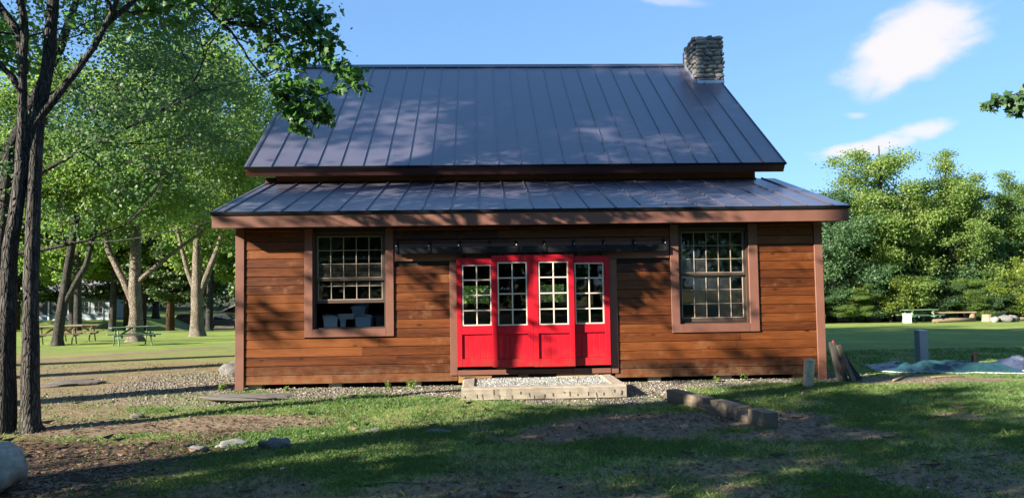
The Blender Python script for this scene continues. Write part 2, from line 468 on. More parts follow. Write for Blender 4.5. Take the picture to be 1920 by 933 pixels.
# ------------------------------------------------------------------ mesh helpers
class MB:
    def __init__(self):
        self.v, self.f = [], []

    def add(self, vs_, fs_):
        o = len(self.v)
        self.v += [tuple(p) for p in vs_]
        self.f += [tuple(i + o for i in fc) for fc in fs_]
        return self

    def box(self, x0, x1, y0, y1, z0, z1, bev=0.0, M=None):
        cx, cy, cz = (x0 + x1) / 2, (y0 + y1) / 2, (z0 + z1) / 2
        hx, hy, hz = abs(x1 - x0) / 2, abs(y1 - y0) / 2, abs(z1 - z0) / 2
        h = (hx, hy, hz)
        b = min(bev, 0.45 * min(h))
        vs_, idx = [], {}
        if b <= 0:
            for i, (sx, sy, sz) in enumerate([(a, bb, c) for a in (-1, 1) for bb in (-1, 1) for c in (-1, 1)]):
                vs_.append((cx + sx * hx, cy + sy * hy, cz + sz * hz))
            fs_ = [(0, 1, 3, 2), (4, 6, 7, 5), (0, 4, 5, 1), (2, 3, 7, 6), (0, 2, 6, 4), (1, 5, 7, 3)]
        else:
            for s in [(a, bb, c) for a in (-1, 1) for bb in (-1, 1) for c in (-1, 1)]:
                for ax in range(3):
                    p = [s[k] * (h[k] - (0 if k == ax else b)) for k in range(3)]
                    idx[(s, ax)] = len(vs_)
                    vs_.append((cx + p[0], cy + p[1], cz + p[2]))
            fs_ = []
            for ax in range(3):
                o1, o2 = (ax + 1) % 3, (ax + 2) % 3
                for sg in (-1, 1):
                    q = []
                    for (a, bb) in ((-1, -1), (1, -1), (1, 1), (-1, 1)):
                        s = [0, 0, 0]
                        s[ax], s[o1], s[o2] = sg, a, bb
                        q.append(idx[(tuple(s), ax)])
                    fs_.append(tuple(q))
                for a in (-1, 1):
                    for bb in (-1, 1):
                        s1, s2 = [0, 0, 0], [0, 0, 0]
                        s1[o1] = s2[o1] = a
                        s1[o2] = s2[o2] = bb
                        s1[ax], s2[ax] = -1, 1
                        fs_.append((idx[(tuple(s1), o1)], idx[(tuple(s2), o1)], idx[(tuple(s2), o2)], idx[(tuple(s1), o2)]))
            for s in [(a, bb, c) for a in (-1, 1) for bb in (-1, 1) for c in (-1, 1)]:
                fs_.append((idx[(s, 0)], idx[(s, 1)], idx[(s, 2)]))
        c0 = Vector((cx, cy, cz))
        out = []
        for fc in fs_:
            a, bb, c = (Vector(vs_[fc[k]]) for k in (0, 1, 2))
            nrm = (bb - a).cross(c - a)
            mid = sum((Vector(vs_[k]) for k in fc), Vector()) / len(fc) - c0
            out.append(fc if nrm.dot(mid) >= 0 else tuple(reversed(fc)))
        if M is not None:
            vs_ = [M @ Vector(p) for p in vs_]
        return self.add(vs_, out)

    def beam(self, a, b, wd, ht, bev=0.0, upv=(0, 0, 1)):
        """a bar of section wd x ht from a to b"""
        a, b = Vector(a), Vector(b)
        d = b - a
        L = d.length
        x = d.normalized()
        u = Vector(upv)
        if abs(x.dot(u)) > 0.98:
            u = Vector((0, 1, 0))
        y = u.cross(x).normalized()
        z = x.cross(y)
        M = Matrix((x, y, z)).transposed().to_4x4()
        M.translation = a
        return self.box(0, L, -wd / 2, wd / 2, -ht / 2, ht / 2, bev, M)

    def tube(self, pts, radii, n=8, cap=True):
        pts = [Vector(p) for p in pts]
        rings = []
        prev = None
        for i, p in enumerate(pts):
            d = (pts[min(i + 1, len(pts) - 1)] - pts[max(i - 1, 0)])
            d = d.normalized() if d.length > 1e-9 else Vector((0, 0, 1))
            if prev is None:
                a = Vector((1, 0, 0)) if abs(d.x) < 0.9 else Vector((0, 1, 0))
                u = (a - d * a.dot(d)).normalized()
            else:
                u = (prev - d * prev.dot(d)).normalized()
            prev = u
            w_ = d.cross(u)
            r = radii[i] if hasattr(radii, '__len__') else radii
            rings.append([p + (u * math.cos(2 * math.pi * k / n) + w_ * math.sin(2 * math.pi * k / n)) * r for k in range(n)])
        vs_, fs_ = [], []
        for rg in rings:
            vs_ += rg
        for i in range(len(rings) - 1):
            for k in range(n):
                fs_.append((i * n + k, i * n + (k + 1) % n, (i + 1) * n + (k + 1) % n, (i + 1) * n + k))
        if cap:
            fs_.append(tuple(reversed(range(n))))
            fs_.append(tuple((len(rings) - 1) * n + k for k in range(n)))
        return self.add(vs_, fs_)

    def prism(self, poly, axis, a, b):
        """extrude a polygon (pairs) along axis from a to b"""
        n = len(poly)

        def mk(p, t_):
            if axis == 0:
                return (t_, p[0], p[1])
            if axis == 1:
                return (p[0], t_, p[1])
            return (p[0], p[1], t_)
        vs_ = [mk(p, a) for p in poly] + [mk(p, b) for p in poly]
        fs_ = [tuple(range(n)), tuple(range(2 * n - 1, n - 1, -1))]
        fs_ += [(i, i + n, (i + 1) % n + n, (i + 1) % n) for i in range(n)]
        return self.add(vs_, fs_)

    def mesh(self, name, mat, smooth=False, fix=True):
        me = bpy.data.meshes.new(name)
        me.from_pydata(self.v, [], self.f)
        if fix and len(self.f) < 3000:
            import bmesh
            bm = bmesh.new()
            bm.from_mesh(me)
            bmesh.ops.recalc_face_normals(bm, faces=bm.faces)
            bm.to_mesh(me)
            bm.free()
        if smooth:
            me.shade_smooth()
        me.materials.append(MAT[mat])
        me.update()
        return me

    def build(self, name, mat, parent=None, loc=(0, 0, 0), rot=(0, 0, 0), smooth=False):
        return put(name, self.mesh(name, mat, smooth), parent, loc, rot)


def put(name, me, parent=None, loc=(0, 0, 0), rot=(0, 0, 0), scale=(1, 1, 1)):
    o = bpy.data.objects.new(name, me)
    COL.objects.link(o)
    o.parent = parent
    o.location = loc
    o.rotation_euler = rot
    o.scale = scale
    return o


def tag(o, label=None, cat=None, group=None, kind=None):
    if label:
        o['label'] = label
    if cat:
        o['category'] = cat
    if group:
        o['group'] = group
    if kind:
        o['kind'] = kind
    return o


def thing(name, label, cat, loc=(0, 0, 0), rz=0.0, group=None):
    o = bpy.data.objects.new(name, None)
    o.empty_display_size = 0.2
    COL.objects.link(o)
    o.location = loc
    o.rotation_euler = (0, 0, rz)
    return tag(o, label, cat, group)


def np_mesh(name, verts, tris, mat, smooth=False):
    """a triangle mesh straight from numpy arrays"""
    me = bpy.data.meshes.new(name)
    nv, nf = len(verts), len(tris)
    me.vertices.add(nv)
    me.vertices.foreach_set('co', np.ascontiguousarray(verts, dtype=np.float32).ravel())
    me.loops.add(nf * 3)
    me.loops.foreach_set('vertex_index', np.ascontiguousarray(tris, dtype=np.int32).ravel())
    me.polygons.add(nf)
    me.polygons.foreach_set('loop_start', np.arange(0, nf * 3, 3, dtype=np.int32))
    me.polygons.foreach_set('loop_total', np.full(nf, 3, dtype=np.int32))
    me.update(calc_edges=True)
    if smooth:
        me.shade_smooth()
    me.materials.append(MAT[mat])
    return me


# ------------------------------------------------------------------ terrain
def _hash(ix, iy, seed):
    h = (ix.astype(np.int64) * 374761393 + iy.astype(np.int64) * 668265263 + seed * 1442695041) & 0xFFFFFFFF
    h = ((h ^ (h >> 13)) * 1274126177) & 0xFFFFFFFF
    return ((h ^ (h >> 16)) & 0xFFFF) / 65535.0


def vnoise(x, y, seed=0):
    ix, iy = np.floor(x), np.floor(y)
    fx, fy = x - ix, y - iy
    fx, fy = fx * fx * (3 - 2 * fx), fy * fy * (3 - 2 * fy)
    a, b = _hash(ix, iy, seed), _hash(ix + 1, iy, seed)
    c, d = _hash(ix, iy + 1, seed), _hash(ix + 1, iy + 1, seed)
    return (a + (b - a) * fx) * (1 - fy) + (c + (d - c) * fx) * fy


def fbm(x, y, sc, seed=0, octv=4):
    s, a, tot = 0.0, 1.0, 0.0
    for o in range(octv):
        s = s + a * vnoise(x * sc + 17.3 * o, y * sc - 9.1 * o, seed + o)
        tot += a
        a *= 0.5
        sc *= 2.03
    return s / tot


def sstep(v, lo, hi):
    q = np.clip((v - lo) / (hi - lo), 0, 1)
    return q * q * (3 - 2 * q)


def ter(x, y):
    x, y = np.asarray(x, float), np.asarray(y, float)
    z = -0.03 * np.maximum(0, np.minimum(y, 57.0) - 4.6)
    left = sstep(-x, 12.0, 20.0)
    z = z - left * 0.030 * np.clip(y - 45.0, 0, 12.0) - left * 0.040 * np.clip(y - 57.0, 0, 19.0)
    z = z - (1 - left) * 0.012 * np.clip(y - 57.0, 0, 60.0)
    bank = sstep(-x, 33.0, 37.0) * sstep(y, 52.0, 66.0)
    z = z * (1 - bank) + bank * (-0.95)
    near = np.exp(-((x / 14.0) ** 2 + ((y + 3) / 10.0) ** 2))
    z = z + near * 0.05 * (fbm(x, y, 0.55, 5) - 0.5) * sstep(np.abs(y - 5) + np.maximum(0, np.abs(x) - 5), 4.0, 6.5)
    z = z + 0.035 * (fbm(x, y, 1.9, 9) - 0.5) * near
    return z


def zt(x, y):
    return float(ter(np.array([x]), np.array([y]))[0])


GX = [-8, -7, -5, -3.5, -2.2, -1.2, 0, 1, 1.7, 2.3, 3, 5, 6, 7]
GY = [-1.0, -1.2, -1.7, -1.6, -1.0, -1.65, -2.15, -2.6, -2.3, -1.1, -0.75, -0.45, -0.25, 0.2]


def zones(x, y):
    x, y = np.asarray(x, float), np.asarray(y, float)
    n = fbm(x, y, 1.1, 21) - 0.5
    n2 = fbm(x, y, 3.3, 33) - 0.5
    n3 = fbm(x, y, 0.45, 47) - 0.5
    lo = np.interp(x, GX, GY) + n * 1.1 + n2 * 0.4
    g = sstep(y, lo - 0.22, lo + 0.30) * (1 - sstep(y, 0.45, 0.8))
    g = g * (0.45 + 0.55 * sstep(x + n * 3.0, -5.8, -4.2)) * sstep(x + n * 1.5, -8.2, -6.6) * (1 - sstep(x + n, 5.2, 6.0))
    side = sstep(x + n * 1.2, -7.6, -6.6) * (1 - sstep(x, -4.9, -4.6)) * (1 - sstep(y + n * 1.5, 2.2, 3.4)) * sstep(y, -1, 0)
    g = np.maximum(g, side * 0.9)
    g = g * (0.72 + 0.28 * sstep(n2 + n * 0.5, -0.25, 0.05))

    def blob(cx, cy, rx, ry, k=1.0):
        d = np.sqrt(((x - cx) / rx) ** 2 + ((y - cy) / ry) ** 2) + n * 1.1 + n2 * 0.5
        return k * (1 - sstep(d, 0.72, 1.12))
    dirt = np.maximum.reduce([blob(1.3, -3.75, 2.2, 0.85), blob(2.5, -4.6, 1.5, 0.42), blob(-4.6, -3.2, 2.6, 0.75),
                              blob(6.2, -0.5, 1.3, 0.55), blob(4.75, -3.7, 0.35, 0.22), blob(8.3, -0.7, 1.0, 0.3),
                              blob(-7.0, 0.8, 2.2, 0.9, 0.6), blob(-10.0, 2.5, 3.0, 0.9, 0.55), blob(-8.6, -0.5, 2.5, 0.7, 0.8)])
    front = (1 - sstep(y + n * 1.6, -6.0, -4.7)) * sstep(n3 + n * 0.6, -0.22, 0.08) * 0.9
    dirt = np.maximum(dirt, front)
    trk = 8.2 + (x + 12.2) * 2.35 + n * 1.0
    track = (1 - sstep(np.abs(y - trk) / 2.4, 0.28, 0.62)) * sstep(-x, 7.0, 9.0) * (1 - sstep(-x, 19, 24))
    dirt = np.maximum(dirt, track * 0.9)
    trk2 = 6.0 + (x + 12.2) * 2.2 + n * 1.5
    dirt = np.maximum(dirt, 0.5 * (1 - sstep(np.abs(y - trk2) / 2.0, 0.2, 0.9)) * sstep(-x, 6, 8) * (1 - sstep(-x, 16, 20)))
    dirt = np.maximum(dirt, 0.75 * sstep(-x, 4.2, 6.0) * sstep(y, -3.6, -2.8) * (1 - sstep(y + n * 3, 3.0, 8.0)) * sstep(n2 + n * 0.8, -0.26, 0.04))
    dry = sstep(-x, 4.0, 6.5) * sstep(y, -4.5, -2.5) * (1 - sstep(y + (x + 12) * 0.4 + n * 3, 9.0, 13.5)) * sstep(n + n3, -0.4, 0.1) * 0.95
    dry = np.maximum(dry, 0.55 * sstep(n + n2, 0.02, 0.35) * (1 - sstep(y, 4, 14)))
    mul = sstep(-(x + n * 1.5), 2.9, 4.4) * (1 - sstep(y + n * 0.9, -4.2, -3.4))
    road = sstep(-x, 18, 22) * sstep(y, 68, 70) * (1 - sstep(y, 84, 86)) * (1 - sstep(-x, 33, 36))
    dirt = np.maximum(dirt, road)
    fe = 31.0 + n3 * 3 + np.maximum(0, 16 - np.abs(x)) * 0.4
    forest = sstep(y, fe, fe + 1.5) * sstep(x, 2, 8)
    forest = np.maximum(forest, sstep(y, 88, 92))
    forest = np.maximum(forest, sstep(np.abs(x), 60, 70))
    return dict(gravel=g, dirt=np.clip(dirt, 0, 1) * (1 - 0.0 * g), dry=np.clip(dry, 0, 1), mulch=mul, forest=forest)


def axis_steps(lo, hi, fine, far):
    a = list(np.arange(lo, hi + 1e-6, fine))
    s, v_ = fine, hi
    while v_ < far:
        s *= 1.13
        v_ += s
        a.append(v_)
    s, v_ = fine, lo
    b = []
    while v_ > -far:
        s *= 1.13
        v_ -= s
        b.append(v_)
    return np.array(b[::-1] + a)


gx, gy = axis_steps(-9.5, 9.5, 0.09, 900), axis_steps(-8.2, 4.0, 0.09, 900)
X, Y = np.meshgrid(gx, gy)
Z = ter(X, Y)
nx, ny = len(gx), len(gy)
idx = np.arange(nx * ny).reshape(ny, nx)
q = np.stack([idx[:-1, :-1], idx[:-1, 1:], idx[1:, 1:], idx[1:, :-1]], -1).reshape(-1, 4)
tri = np.concatenate([q[:, [0, 1, 2]], q[:, [0, 2, 3]]])
me = np_mesh('ground', np.stack([X, Y, Z], -1).reshape(-1, 3), tri, 'ground', True)
for k, val in zones(X.ravel(), Y.ravel()).items():
    at_ = me.attributes.new(k, 'FLOAT', 'POINT')
    at_.data.foreach_set('value', np.ascontiguousarray(val, dtype=np.float32))
tag(put('ground', me), kind='structure')

# ------------------------------------------------------------------ the wooden building
H = thing('timber_cabin', 'stained wood cabin with dark metal roofs, red sliding doors and a stone chimney', 'cabin')
LWL, LWR = -4.875, 4.875                       # front wall corners
MC, ML = -0.10, 10.68                          # main roof centre and length
ME_Y, ME_Z, RG_Y, RG_Z = 2.14, 4.02, 6.90, 7.40
SE_Y, SE_Z, ST_Y, ST_Z = -0.45, 2.866, 2.62, 3.765
SC, SL = 0.019, 10.34
WT = 2.62                                      # wall plate height
MWX0, MWX1, MWY, MBY = -4.975, 4.775, 2.62, 11.2

# openings: (x0, x1, z0, z1)
LW = (-3.645, -2.450, 0.965, 2.56)
RW = (2.435, 3.625, 0.948, 2.56)
DO = (-1.24, 1.20, 0.26, 2.09)

# front wall: backing with openings, then each siding board on it
wb = MB()
xs = [LWL + 0.01, LW[0], LW[1], DO[0], DO[1], RW[0], RW[1], LWR - 0.01]
for i in range(7):
    a, b = xs[i], xs[i + 1]
    if i == 1:
        wb.box(a, b, 0.0, 0.10, 0.10, LW[2])
        wb.box(a, b, 0.0, 0.10, LW[3], WT)
    elif i == 5:
        wb.box(a, b, 0.0, 0.10, 0.10, RW[2])
        wb.box(a, b, 0.0, 0.10, RW[3], WT)
    elif i == 3:
        wb.box(a, b, 0.0, 0.10, 0.10, DO[2])
        wb.box(a, b, 0.0, 0.10, DO[3], WT)
    else:
        wb.box(a, b, 0.0, 0.10, 0.10, WT)
front = wb.build('wall', 'crawl_dark', H)

COURSE = 0.1462
trim_boxes = [(LW[0] - 0.135, LW[1] + 0.135, 0.835, 2.7), (RW[0] - 0.145, RW[1] + 0.16, 0.81, 2.7)]
k, z = 0, 0.082
while z < WT - 0.02:
    z1 = min(z + COURSE - 0.004, WT)
    zc = (z + z1) / 2
    spans = [(LWL + 0.125, LWR - 0.125)]
    cuts = [(a, b) for (a, b, c, d) in trim_boxes if c < z1 - 0.01 and d > z + 0.01]
    if z1 < 2.06:
        cuts.append((-1.40, 1.385) if z > 0.1 else (-1.285, 1.33))
    elif z < 2.26:
        cuts.append((-2.31, 2.29))
    for (a, b) in sorted(cuts):
        new = []
        for (s0, s1) in spans:
            if b <= s0 or a >= s1:
                new.append((s0, s1))
            else:
                if a - s0 > 0.04:
                    new.append((s0, a))
                if s1 - b > 0.04:
                    new.append((b, s1))
        spans = new
    for (s0, s1) in spans:
        segs = [s0]
        if s1 - s0 > 2.2:
            j = s0 + (s1 - s0) * (0.25 + 0.5 * random.random())
            if random.random() < 0.75:
                segs.append(j)
        segs.append(s1)
        for a, b in zip(segs[:-1], segs[1:]):
            L = b - a - 0.003
            bm_ = MB()
            # shiplap: a face leaning slightly, eased top and bottom edges
            dz = random.uniform(-0.0015, 0.0015)
            yo = random.uniform(-0.002, 0.002)
            h = z1 - z
            prof = [(0.0, 0.0), (-0.020 + yo, 0.0), (-0.026 + yo, 0.006), (-0.022 + yo, h - 0.010), (-0.014 + yo, h), (0.0, h)]
            bm_.prism(prof, 0, -L / 2, L / 2)
            bm_.build('siding_board', 'siding_stain', front, ((a + b) / 2, -0.001, z + dz))
    z += COURSE

# other walls (plain slabs of board)
sw = MB()
for sx in (-1, 1):
    x0, x1 = (LWL + 0.01, LWL + 0.11) if sx < 0 else (LWR - 0.11, LWR - 0.01)
    sw.prism([(0.101, 0.10), (MWY, 0.10), (MWY, 3.60), (0.101, 2.60)], 0, x0, x1)
sw.build('wall', 'siding_stain', H)
mw = MB()
for (x0, x1) in ((MWX0, MWX0 + 0.12), (MWX1 - 0.12, MWX1)):
    mw.prism([(MWY + 0.001, 0.10), (MBY, 0.10), (MBY, 4.1), (RG_Y, 7.05), (MWY + 0.001, 4.1)], 0, x0, x1)
# back wall with two window openings
BX = [MWX0 + 0.121, -1.56, -0.66, 0.50, 1.72, MWX1 - 0.121]
for i in range(5):
    a, b = BX[i], BX[i + 1]
    if i in (1, 3):
        mw.box(a, b, MBY - 0.12, MBY, 0.10, 1.13)
        mw.box(a, b, MBY - 0.12, MBY, 1.68, 4.1)
    else:
        mw.box(a, b, MBY - 0.12, MBY, 0.10, 4.1)
mw.build('wall', 'interior_wood', H)
# floor deck, then an added dark wall blocking light through the crawl space
MB().box(LWL + 0.12, LWR - 0.12, 0.105, MWY, 0.13, 0.24).box(MWX0 + 0.125, MWX1 - 0.125, MWY + 0.002, MBY - 0.125, 0.13, 0.24).build('floor_deck', 'interior_wood', H)
MB().box(LWL + 0.3, LWR - 0.3, 0.55, 0.70, -0.3, 0.128).build('crawl_light_block', 'crawl_dark', H)
MB().box(MWX0 + 0.13, MWX1 - 0.13, MWY + 0.01, MBY - 0.13, 3.70, 3.80).build('loft_floor', 'interior_wood', H)
for px in (-4.6, -3.3, -2.0, 2.0, 3.2, 4.45):
    MB().box(px - 0.11, px + 0.11, 0.05, 0.40, -0.12, 0.098, 0.01).build('foundation_pier', 'concrete' if px < 4 else 'sill_wood', H)

# visible strip of the main wall between the two roofs
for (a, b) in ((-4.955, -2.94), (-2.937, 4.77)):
    MB().box(a, b, MWY - 0.03, MWY - 0.001, 3.60, 3.90, 0.004).build('siding_board', 'strip_bounce_lit', H)
MB().box(-5.16, -4.965, MWY - 0.06, MWY + 0.2, 3.72, 3.86, 0.004).build('eave_return', 'fascia_dark', H)

# corner boards
for x0, x1 in ((LWL - 0.02, LWL + 0.122), (LWR - 0.122, LWR + 0.02)):
    MB().box(x0, x1, -0.048, -0.001, 0.0 if x0 < 0 else -0.02, WT, 0.004).build('corner_board', 'trim_brown', H)
for x0 in (LWL - 0.02, LWR - 0.012):
    MB().box(x0, x0 + 0.032, 0.0, 0.13, 0.0, WT - 0.01, 0.003).build('corner_board', 'trim_brown', H)


def casing(win, l, r, bot):
    """trim boards round a window"""
    x0, x1, z0, z1 = win
    p = thing('window', None, None)
    p.parent = H
    MB().box(x0 - l, x0, -0.050, -0.001, z0 - bot, WT - 0.004, 0.004).build('casing', 'trim_brown', p)
    MB().box(x1, x1 + r, -0.050, -0.001, z0 - bot, WT - 0.004, 0.004).build('casing', 'trim_brown', p)
    MB().box(x0 + 0.001, x1 - 0.001, -0.052, -0.001, z0 - bot, z0, 0.004).build('sill', 'trim_brown', p)
    j = MB()
    j.box(x0 + 0.001, x0 + 0.03, 0.0, 0.13, z0 + 0.001, z1)
    j.box(x1 - 0.03, x1 - 0.001, 0.0, 0.13, z0 + 0.001, z1)
    j.box(x0 + 0.031, x1 - 0.031, 0.001, 0.13, z1 - 0.03, z1)
    j.box(x0 + 0.031, x1 - 0.031, 0.001, 0.13, z0 + 0.002, z0 + 0.02)
    j.build('jamb', 'sash_paint', p)
    return p


def sash(p, x0, x1, z0, z1, y, top, bot, dusty=()):
    """one sash of five by three panes: frame, glazing bars and each pane"""
    st = 0.042
    f = MB()
    f.box(x0, x0 + st, y, y + 0.036, z0, z1, 0.003)
    f.box(x1 - st, x1, y, y + 0.036, z0, z1, 0.003)
    f.box(x0 + st + 0.0005, x1 - st - 0.0005, y + 0.001, y + 0.035, z1 - top, z1, 0.003)
    f.box(x0 + st + 0.0005, x1 - st - 0.0005, y + 0.001, y + 0.035, z0, z0 + bot, 0.003)
    f.build('sash', 'sash_paint', p)
    gx0, gx1, gz0, gz1 = x0 + st, x1 - st, z0 + bot, z1 - top
    pw, ph = (gx1 - gx0) / 5, (gz1 - gz0) / 3
    g = MB()
    for i in range(6):
        xx = gx0 + i * pw
        g.box(xx - 0.0062, xx + 0.0062, y - 0.003 + 0.0003 * i, y + 0.022, gz0 - 0.004, gz1 + 0.004, 0.002)
    for k_ in range(4):
        zz = gz0 + k_ * ph
        for i in range(5):
            g.box(gx0 + i * pw + 0.0076, gx0 + (i + 1) * pw - 0.0076, y - 0.0015, y + 0.021, zz - 0.0062, zz + 0.0062, 0.002)
    g.build('glazing_bars', 'muntin_worn', p)
    pane = MB().box(-pw / 2 + 0.008, pw / 2 - 0.008, -0.0015, 0.0015, -ph / 2 + 0.008, ph / 2 - 0.008)
    me1 = pane.mesh('pane', 'window_glass')
    me2 = pane.mesh('pane', 'dusty_glass')
    for i in range(5):
        for k_ in range(3):
            d = (i, k_) in dusty
            put('pane', me2 if d else me1, p, (gx0 + (i + 0.5) * pw, y + 0.012, gz0 + (k_ + 0.5) * ph),
                (random.uniform(-0.003, 0.003), 0, random.uniform(-0.003, 0.003)))


pw_ = casing(LW, 0.130, 0.130, 0.130)
sash(pw_, LW[0] + 0.032, LW[1] - 0.032, 1.755, 2.525, 0.030, 0.04, 0.05, [(i, 0) for i in range(5)])
sash(pw_, LW[0] + 0.032, LW[1] - 0.032, 1.385, 2.155, 0.072, 0.04, 0.06, [(1, 1), (2, 1), (3, 1), (4, 1), (0, 2), (2, 2)])
pw_ = casing(RW, 0.140, 0.155, 0.140)
sash(pw_, RW[0] + 0.032, RW[1] - 0.032, 1.755, 2.525, 0.030, 0.04, 0.05, [(0, 0), (1, 0)])
sash(pw_, RW[0] + 0.032, RW[1] - 0.032, 0.975, 1.795, 0.072, 0.045, 0.07, [(1, 2), (2, 2), (3, 2), (1, 1), (2, 1), (3, 1), (4, 1), (1, 0), (3, 0), (4, 0)])

# timber frame just inside the wall
for nm, a, b in (('frame_brace', (-3.62, 0.32, 2.10), (-3.05, 0.32, 2.62)), ('frame_brace', (3.75, 0.32, 1.95), (3.00, 0.32, 2.62)),
                 ('frame_brace', (-0.62, 0.32, 1.98), (-0.28, 0.32, 2.35))):
    MB().beam(a, b, 0.14, 0.14, 0.006).build(nm, 'frame_timber', H)
for x in (-4.65, -1.9, 1.9, 4.65):
    MB().box(x - 0.09, x + 0.09, 0.22, 0.40, 0.25, 2.6, 0.006).build('frame_post', 'frame_timber', H)
MB().box(-4.76, 4.76, 0.20, 0.40, 2.605, 2.76, 0.006).build('frame_beam', 'frame_timber', H)

# door surround, header and sill
for (x0, x1, z0, z1) in ((-1.40, -1.285, 0.175, 2.055), (1.255, 1.385, 0.16, 2.055)):
    MB().box(x0, x1, -0.045, -0.001, z0, z1, 0.004).build('door_casing', 'trim_brown', H)
MB().box(-2.30, 2.28, -0.040, -0.001, 2.060, 2.345, 0.004).build('header_board', 'trim_brown', H)
MB().box(-1.28, 0.62, -0.055, -0.002, 0.175, 0.255, 0.004).build('door_sill', 'trim_brown', H)
MB().box(0.625, 1.25, -0.055, -0.002, 0.165, 0.255, 0.004).build('door_sill', 'trim_brown', H)
for (x0, x1) in ((-1.27, -0.72), (-0.28, -0.12), (0.35, 1.05)):
    MB().box(x0, x1, -0.03, 0.06, 0.05, 0.17, 0.004).build('sill_block', 'sill_wood', H)

# the four sliding doors
def sliding_door(x0, x1, yf, ztop, zbot, label):
    d = thing('sliding_door', label, None)
    d.parent = H
    T = 0.044
    st = 0.084
    rails = [(ztop - 0.105, ztop), (0.845, 0.975), (zbot, zbot + 0.128)]
    for a, b in ((x0, x0 + st), (x1 - st, x1)):
        MB().box(a, b, yf, yf + T, zbot, ztop, 0.003).build('stile', 'door_red', d)
    for z0_, z1_ in rails:
        MB().box(x0 + st + 0.0005, x1 - st - 0.0005, yf + 0.0012, yf + T - 0.001, z0_, z1_, 0.003).build('rail', 'door_red', d)
    gx0, gx1, gz0, gz1 = x0 + st, x1 - st, 0.975, ztop - 0.105
    # red sticking round the glass, set back
    s_ = MB()
    for (a, b, c, e) in ((gx0 + 0.0006, gx0 + 0.008, gz0 + 0.0006, gz1 - 0.0006), (gx1 - 0.008, gx1 - 0.0006, gz0 + 0.0006, gz1 - 0.0006)):
        s_.box(a, b, yf + 0.010, yf + 0.040, c, e)
    s_.box(gx0 + 0.0085, gx1 - 0.0085, yf + 0.010, yf + 0.040, gz1 - 0.008, gz1 - 0.0006)
    s_.box(gx0 + 0.0085, gx1 - 0.0085, yf + 0.010, yf + 0.040, gz0 + 0.0006, gz0 + 0.007)
    s_.build('glazing_bead', 'door_red', d)
    ax0, ax1, az0, az1 = gx0 + 0.0085, gx1 - 0.0085, gz0 + 0.0075, gz1 - 0.0085
    b = MB()
    cw, ch = (ax1 - ax0) / 2, (az1 - az0) / 4
    for i in range(3):
        wv = 0.0105
        xx = min(max(ax0 + i * cw, ax0 + wv), ax1 - wv)
        b.box(xx - wv, xx + wv, yf + 0.008, yf + 0.034, az0 + 0.0005, az1 - 0.0005, 0.003)
    for k_ in range(5):
        zz = min(max(az0 + k_ * ch, az0 + 0.0105), az1 - 0.0105)
        for i in range(2):
            l_ = ax0 + (0.0215 if i == 0 else cw + 0.0110)
            r_ = ax0 + (cw - 0.0110 if i == 0 else 2 * cw - 0.0215)
            b.box(l_, r_, yf + 0.0095, yf + 0.033, zz - 0.0105, zz + 0.0105, 0.003)
    b.build('glazing_bars', 'cream_paint', d)
    pane = MB().box(-cw / 2 + 0.012, cw / 2 - 0.012, -0.0015, 0.0015, -ch / 2 + 0.011, ch / 2 - 0.011).mesh('pane', 'window_glass')
    for i in range(2):
        for k_ in range(4):
            put('pane', pane, d, (ax0 + (i + 0.5) * cw, yf + 0.026, az0 + (k_ + 0.5) * ch),
                (random.uniform(-0.003, 0.003), 0, random.uniform(-0.003, 0.003)))
    # recessed tongue and groove boards
    n = 5
    pwid = (gx1 - gx0 - 0.002) / n
    bz0, bz1 = zbot + 0.129, 0.844
    me_ = MB().box(-pwid / 2 + 0.0016, pwid / 2 - 0.0016, 0, 0.016, 0, bz1 - bz0, 0.005).mesh('panel_board', 'door_red')
    for i in range(n):
        put('panel_board', me_, d, (gx0 + 0.001 + (i + 0.5) * pwid, yf + 0.024, bz0))
    MB().box(gx0 + 0.001, gx1 - 0.001, yf + 0.0405, yf + 0.0435, bz0, bz1).build('panel_back', 'door_red', d)
    # hanger straps up to the track
    for hx in (x0 + 0.13, x1 - 0.13):
        MB().box(hx - 0.018, hx + 0.018, yf + 0.006, yf + 0.030, ztop - 0.0005, 2.20, 0.002).build('hanger', 'black_iron', d)
    return d


sliding_door(-1.285, -0.620, -0.118, 2.098, 0.318, 'back left red door leaf, partly behind its neighbour')
sliding_door(-0.705, -0.034, -0.212, 2.132, 0.312, 'front left red door leaf')
sliding_door(-0.030, 0.645, -0.212, 2.132, 0.304, 'front right red door leaf')
sliding_door(0.575, 1.245, -0.118, 2.108, 0.304, 'back right red door leaf, shaded by its neighbour')

tr_ = thing('door_track', None, None)
tr_.parent = H
for y0, y1, a, b in ((-0.125, -0.078, -2.255, 2.20), (-0.220, -0.172, -2.255, 1.66)):
    r_ = MB()
    r_.box(a, b, y0, y1, 2.262, 2.278, 0.002)
    r_.box(a, b, y0, y0 + 0.004, 2.175, 2.2618)
    r_.box(a, b, y1 - 0.004, y1, 2.175, 2.2618)
    r_.box(a, b, y0 + 0.0042, y0 + 0.016, 2.170, 2.178)
    r_.box(a, b, y1 - 0.016, y1 - 0.0042, 2.170, 2.178)
    r_.build('rail', 'black_iron', tr_)
bk = MB()
bk.box(-0.024, 0.024, -0.235, -0.041, 2.279, 2.293, 0.002)
bk.box(-0.024, 0.024, -0.0475, -0.0405, 2.294, 2.385, 0.002)
bk.box(-0.024, 0.024, -0.2335, -0.226, 2.185, 2.2785, 0.002)
bkm = bk.mesh('bracket', 'black_iron')
bolt = MB().tube([(0, 0, 0), (0, 0, 0.016)], 0.011, 8).mesh('bolt', 'bolt_metal', True)
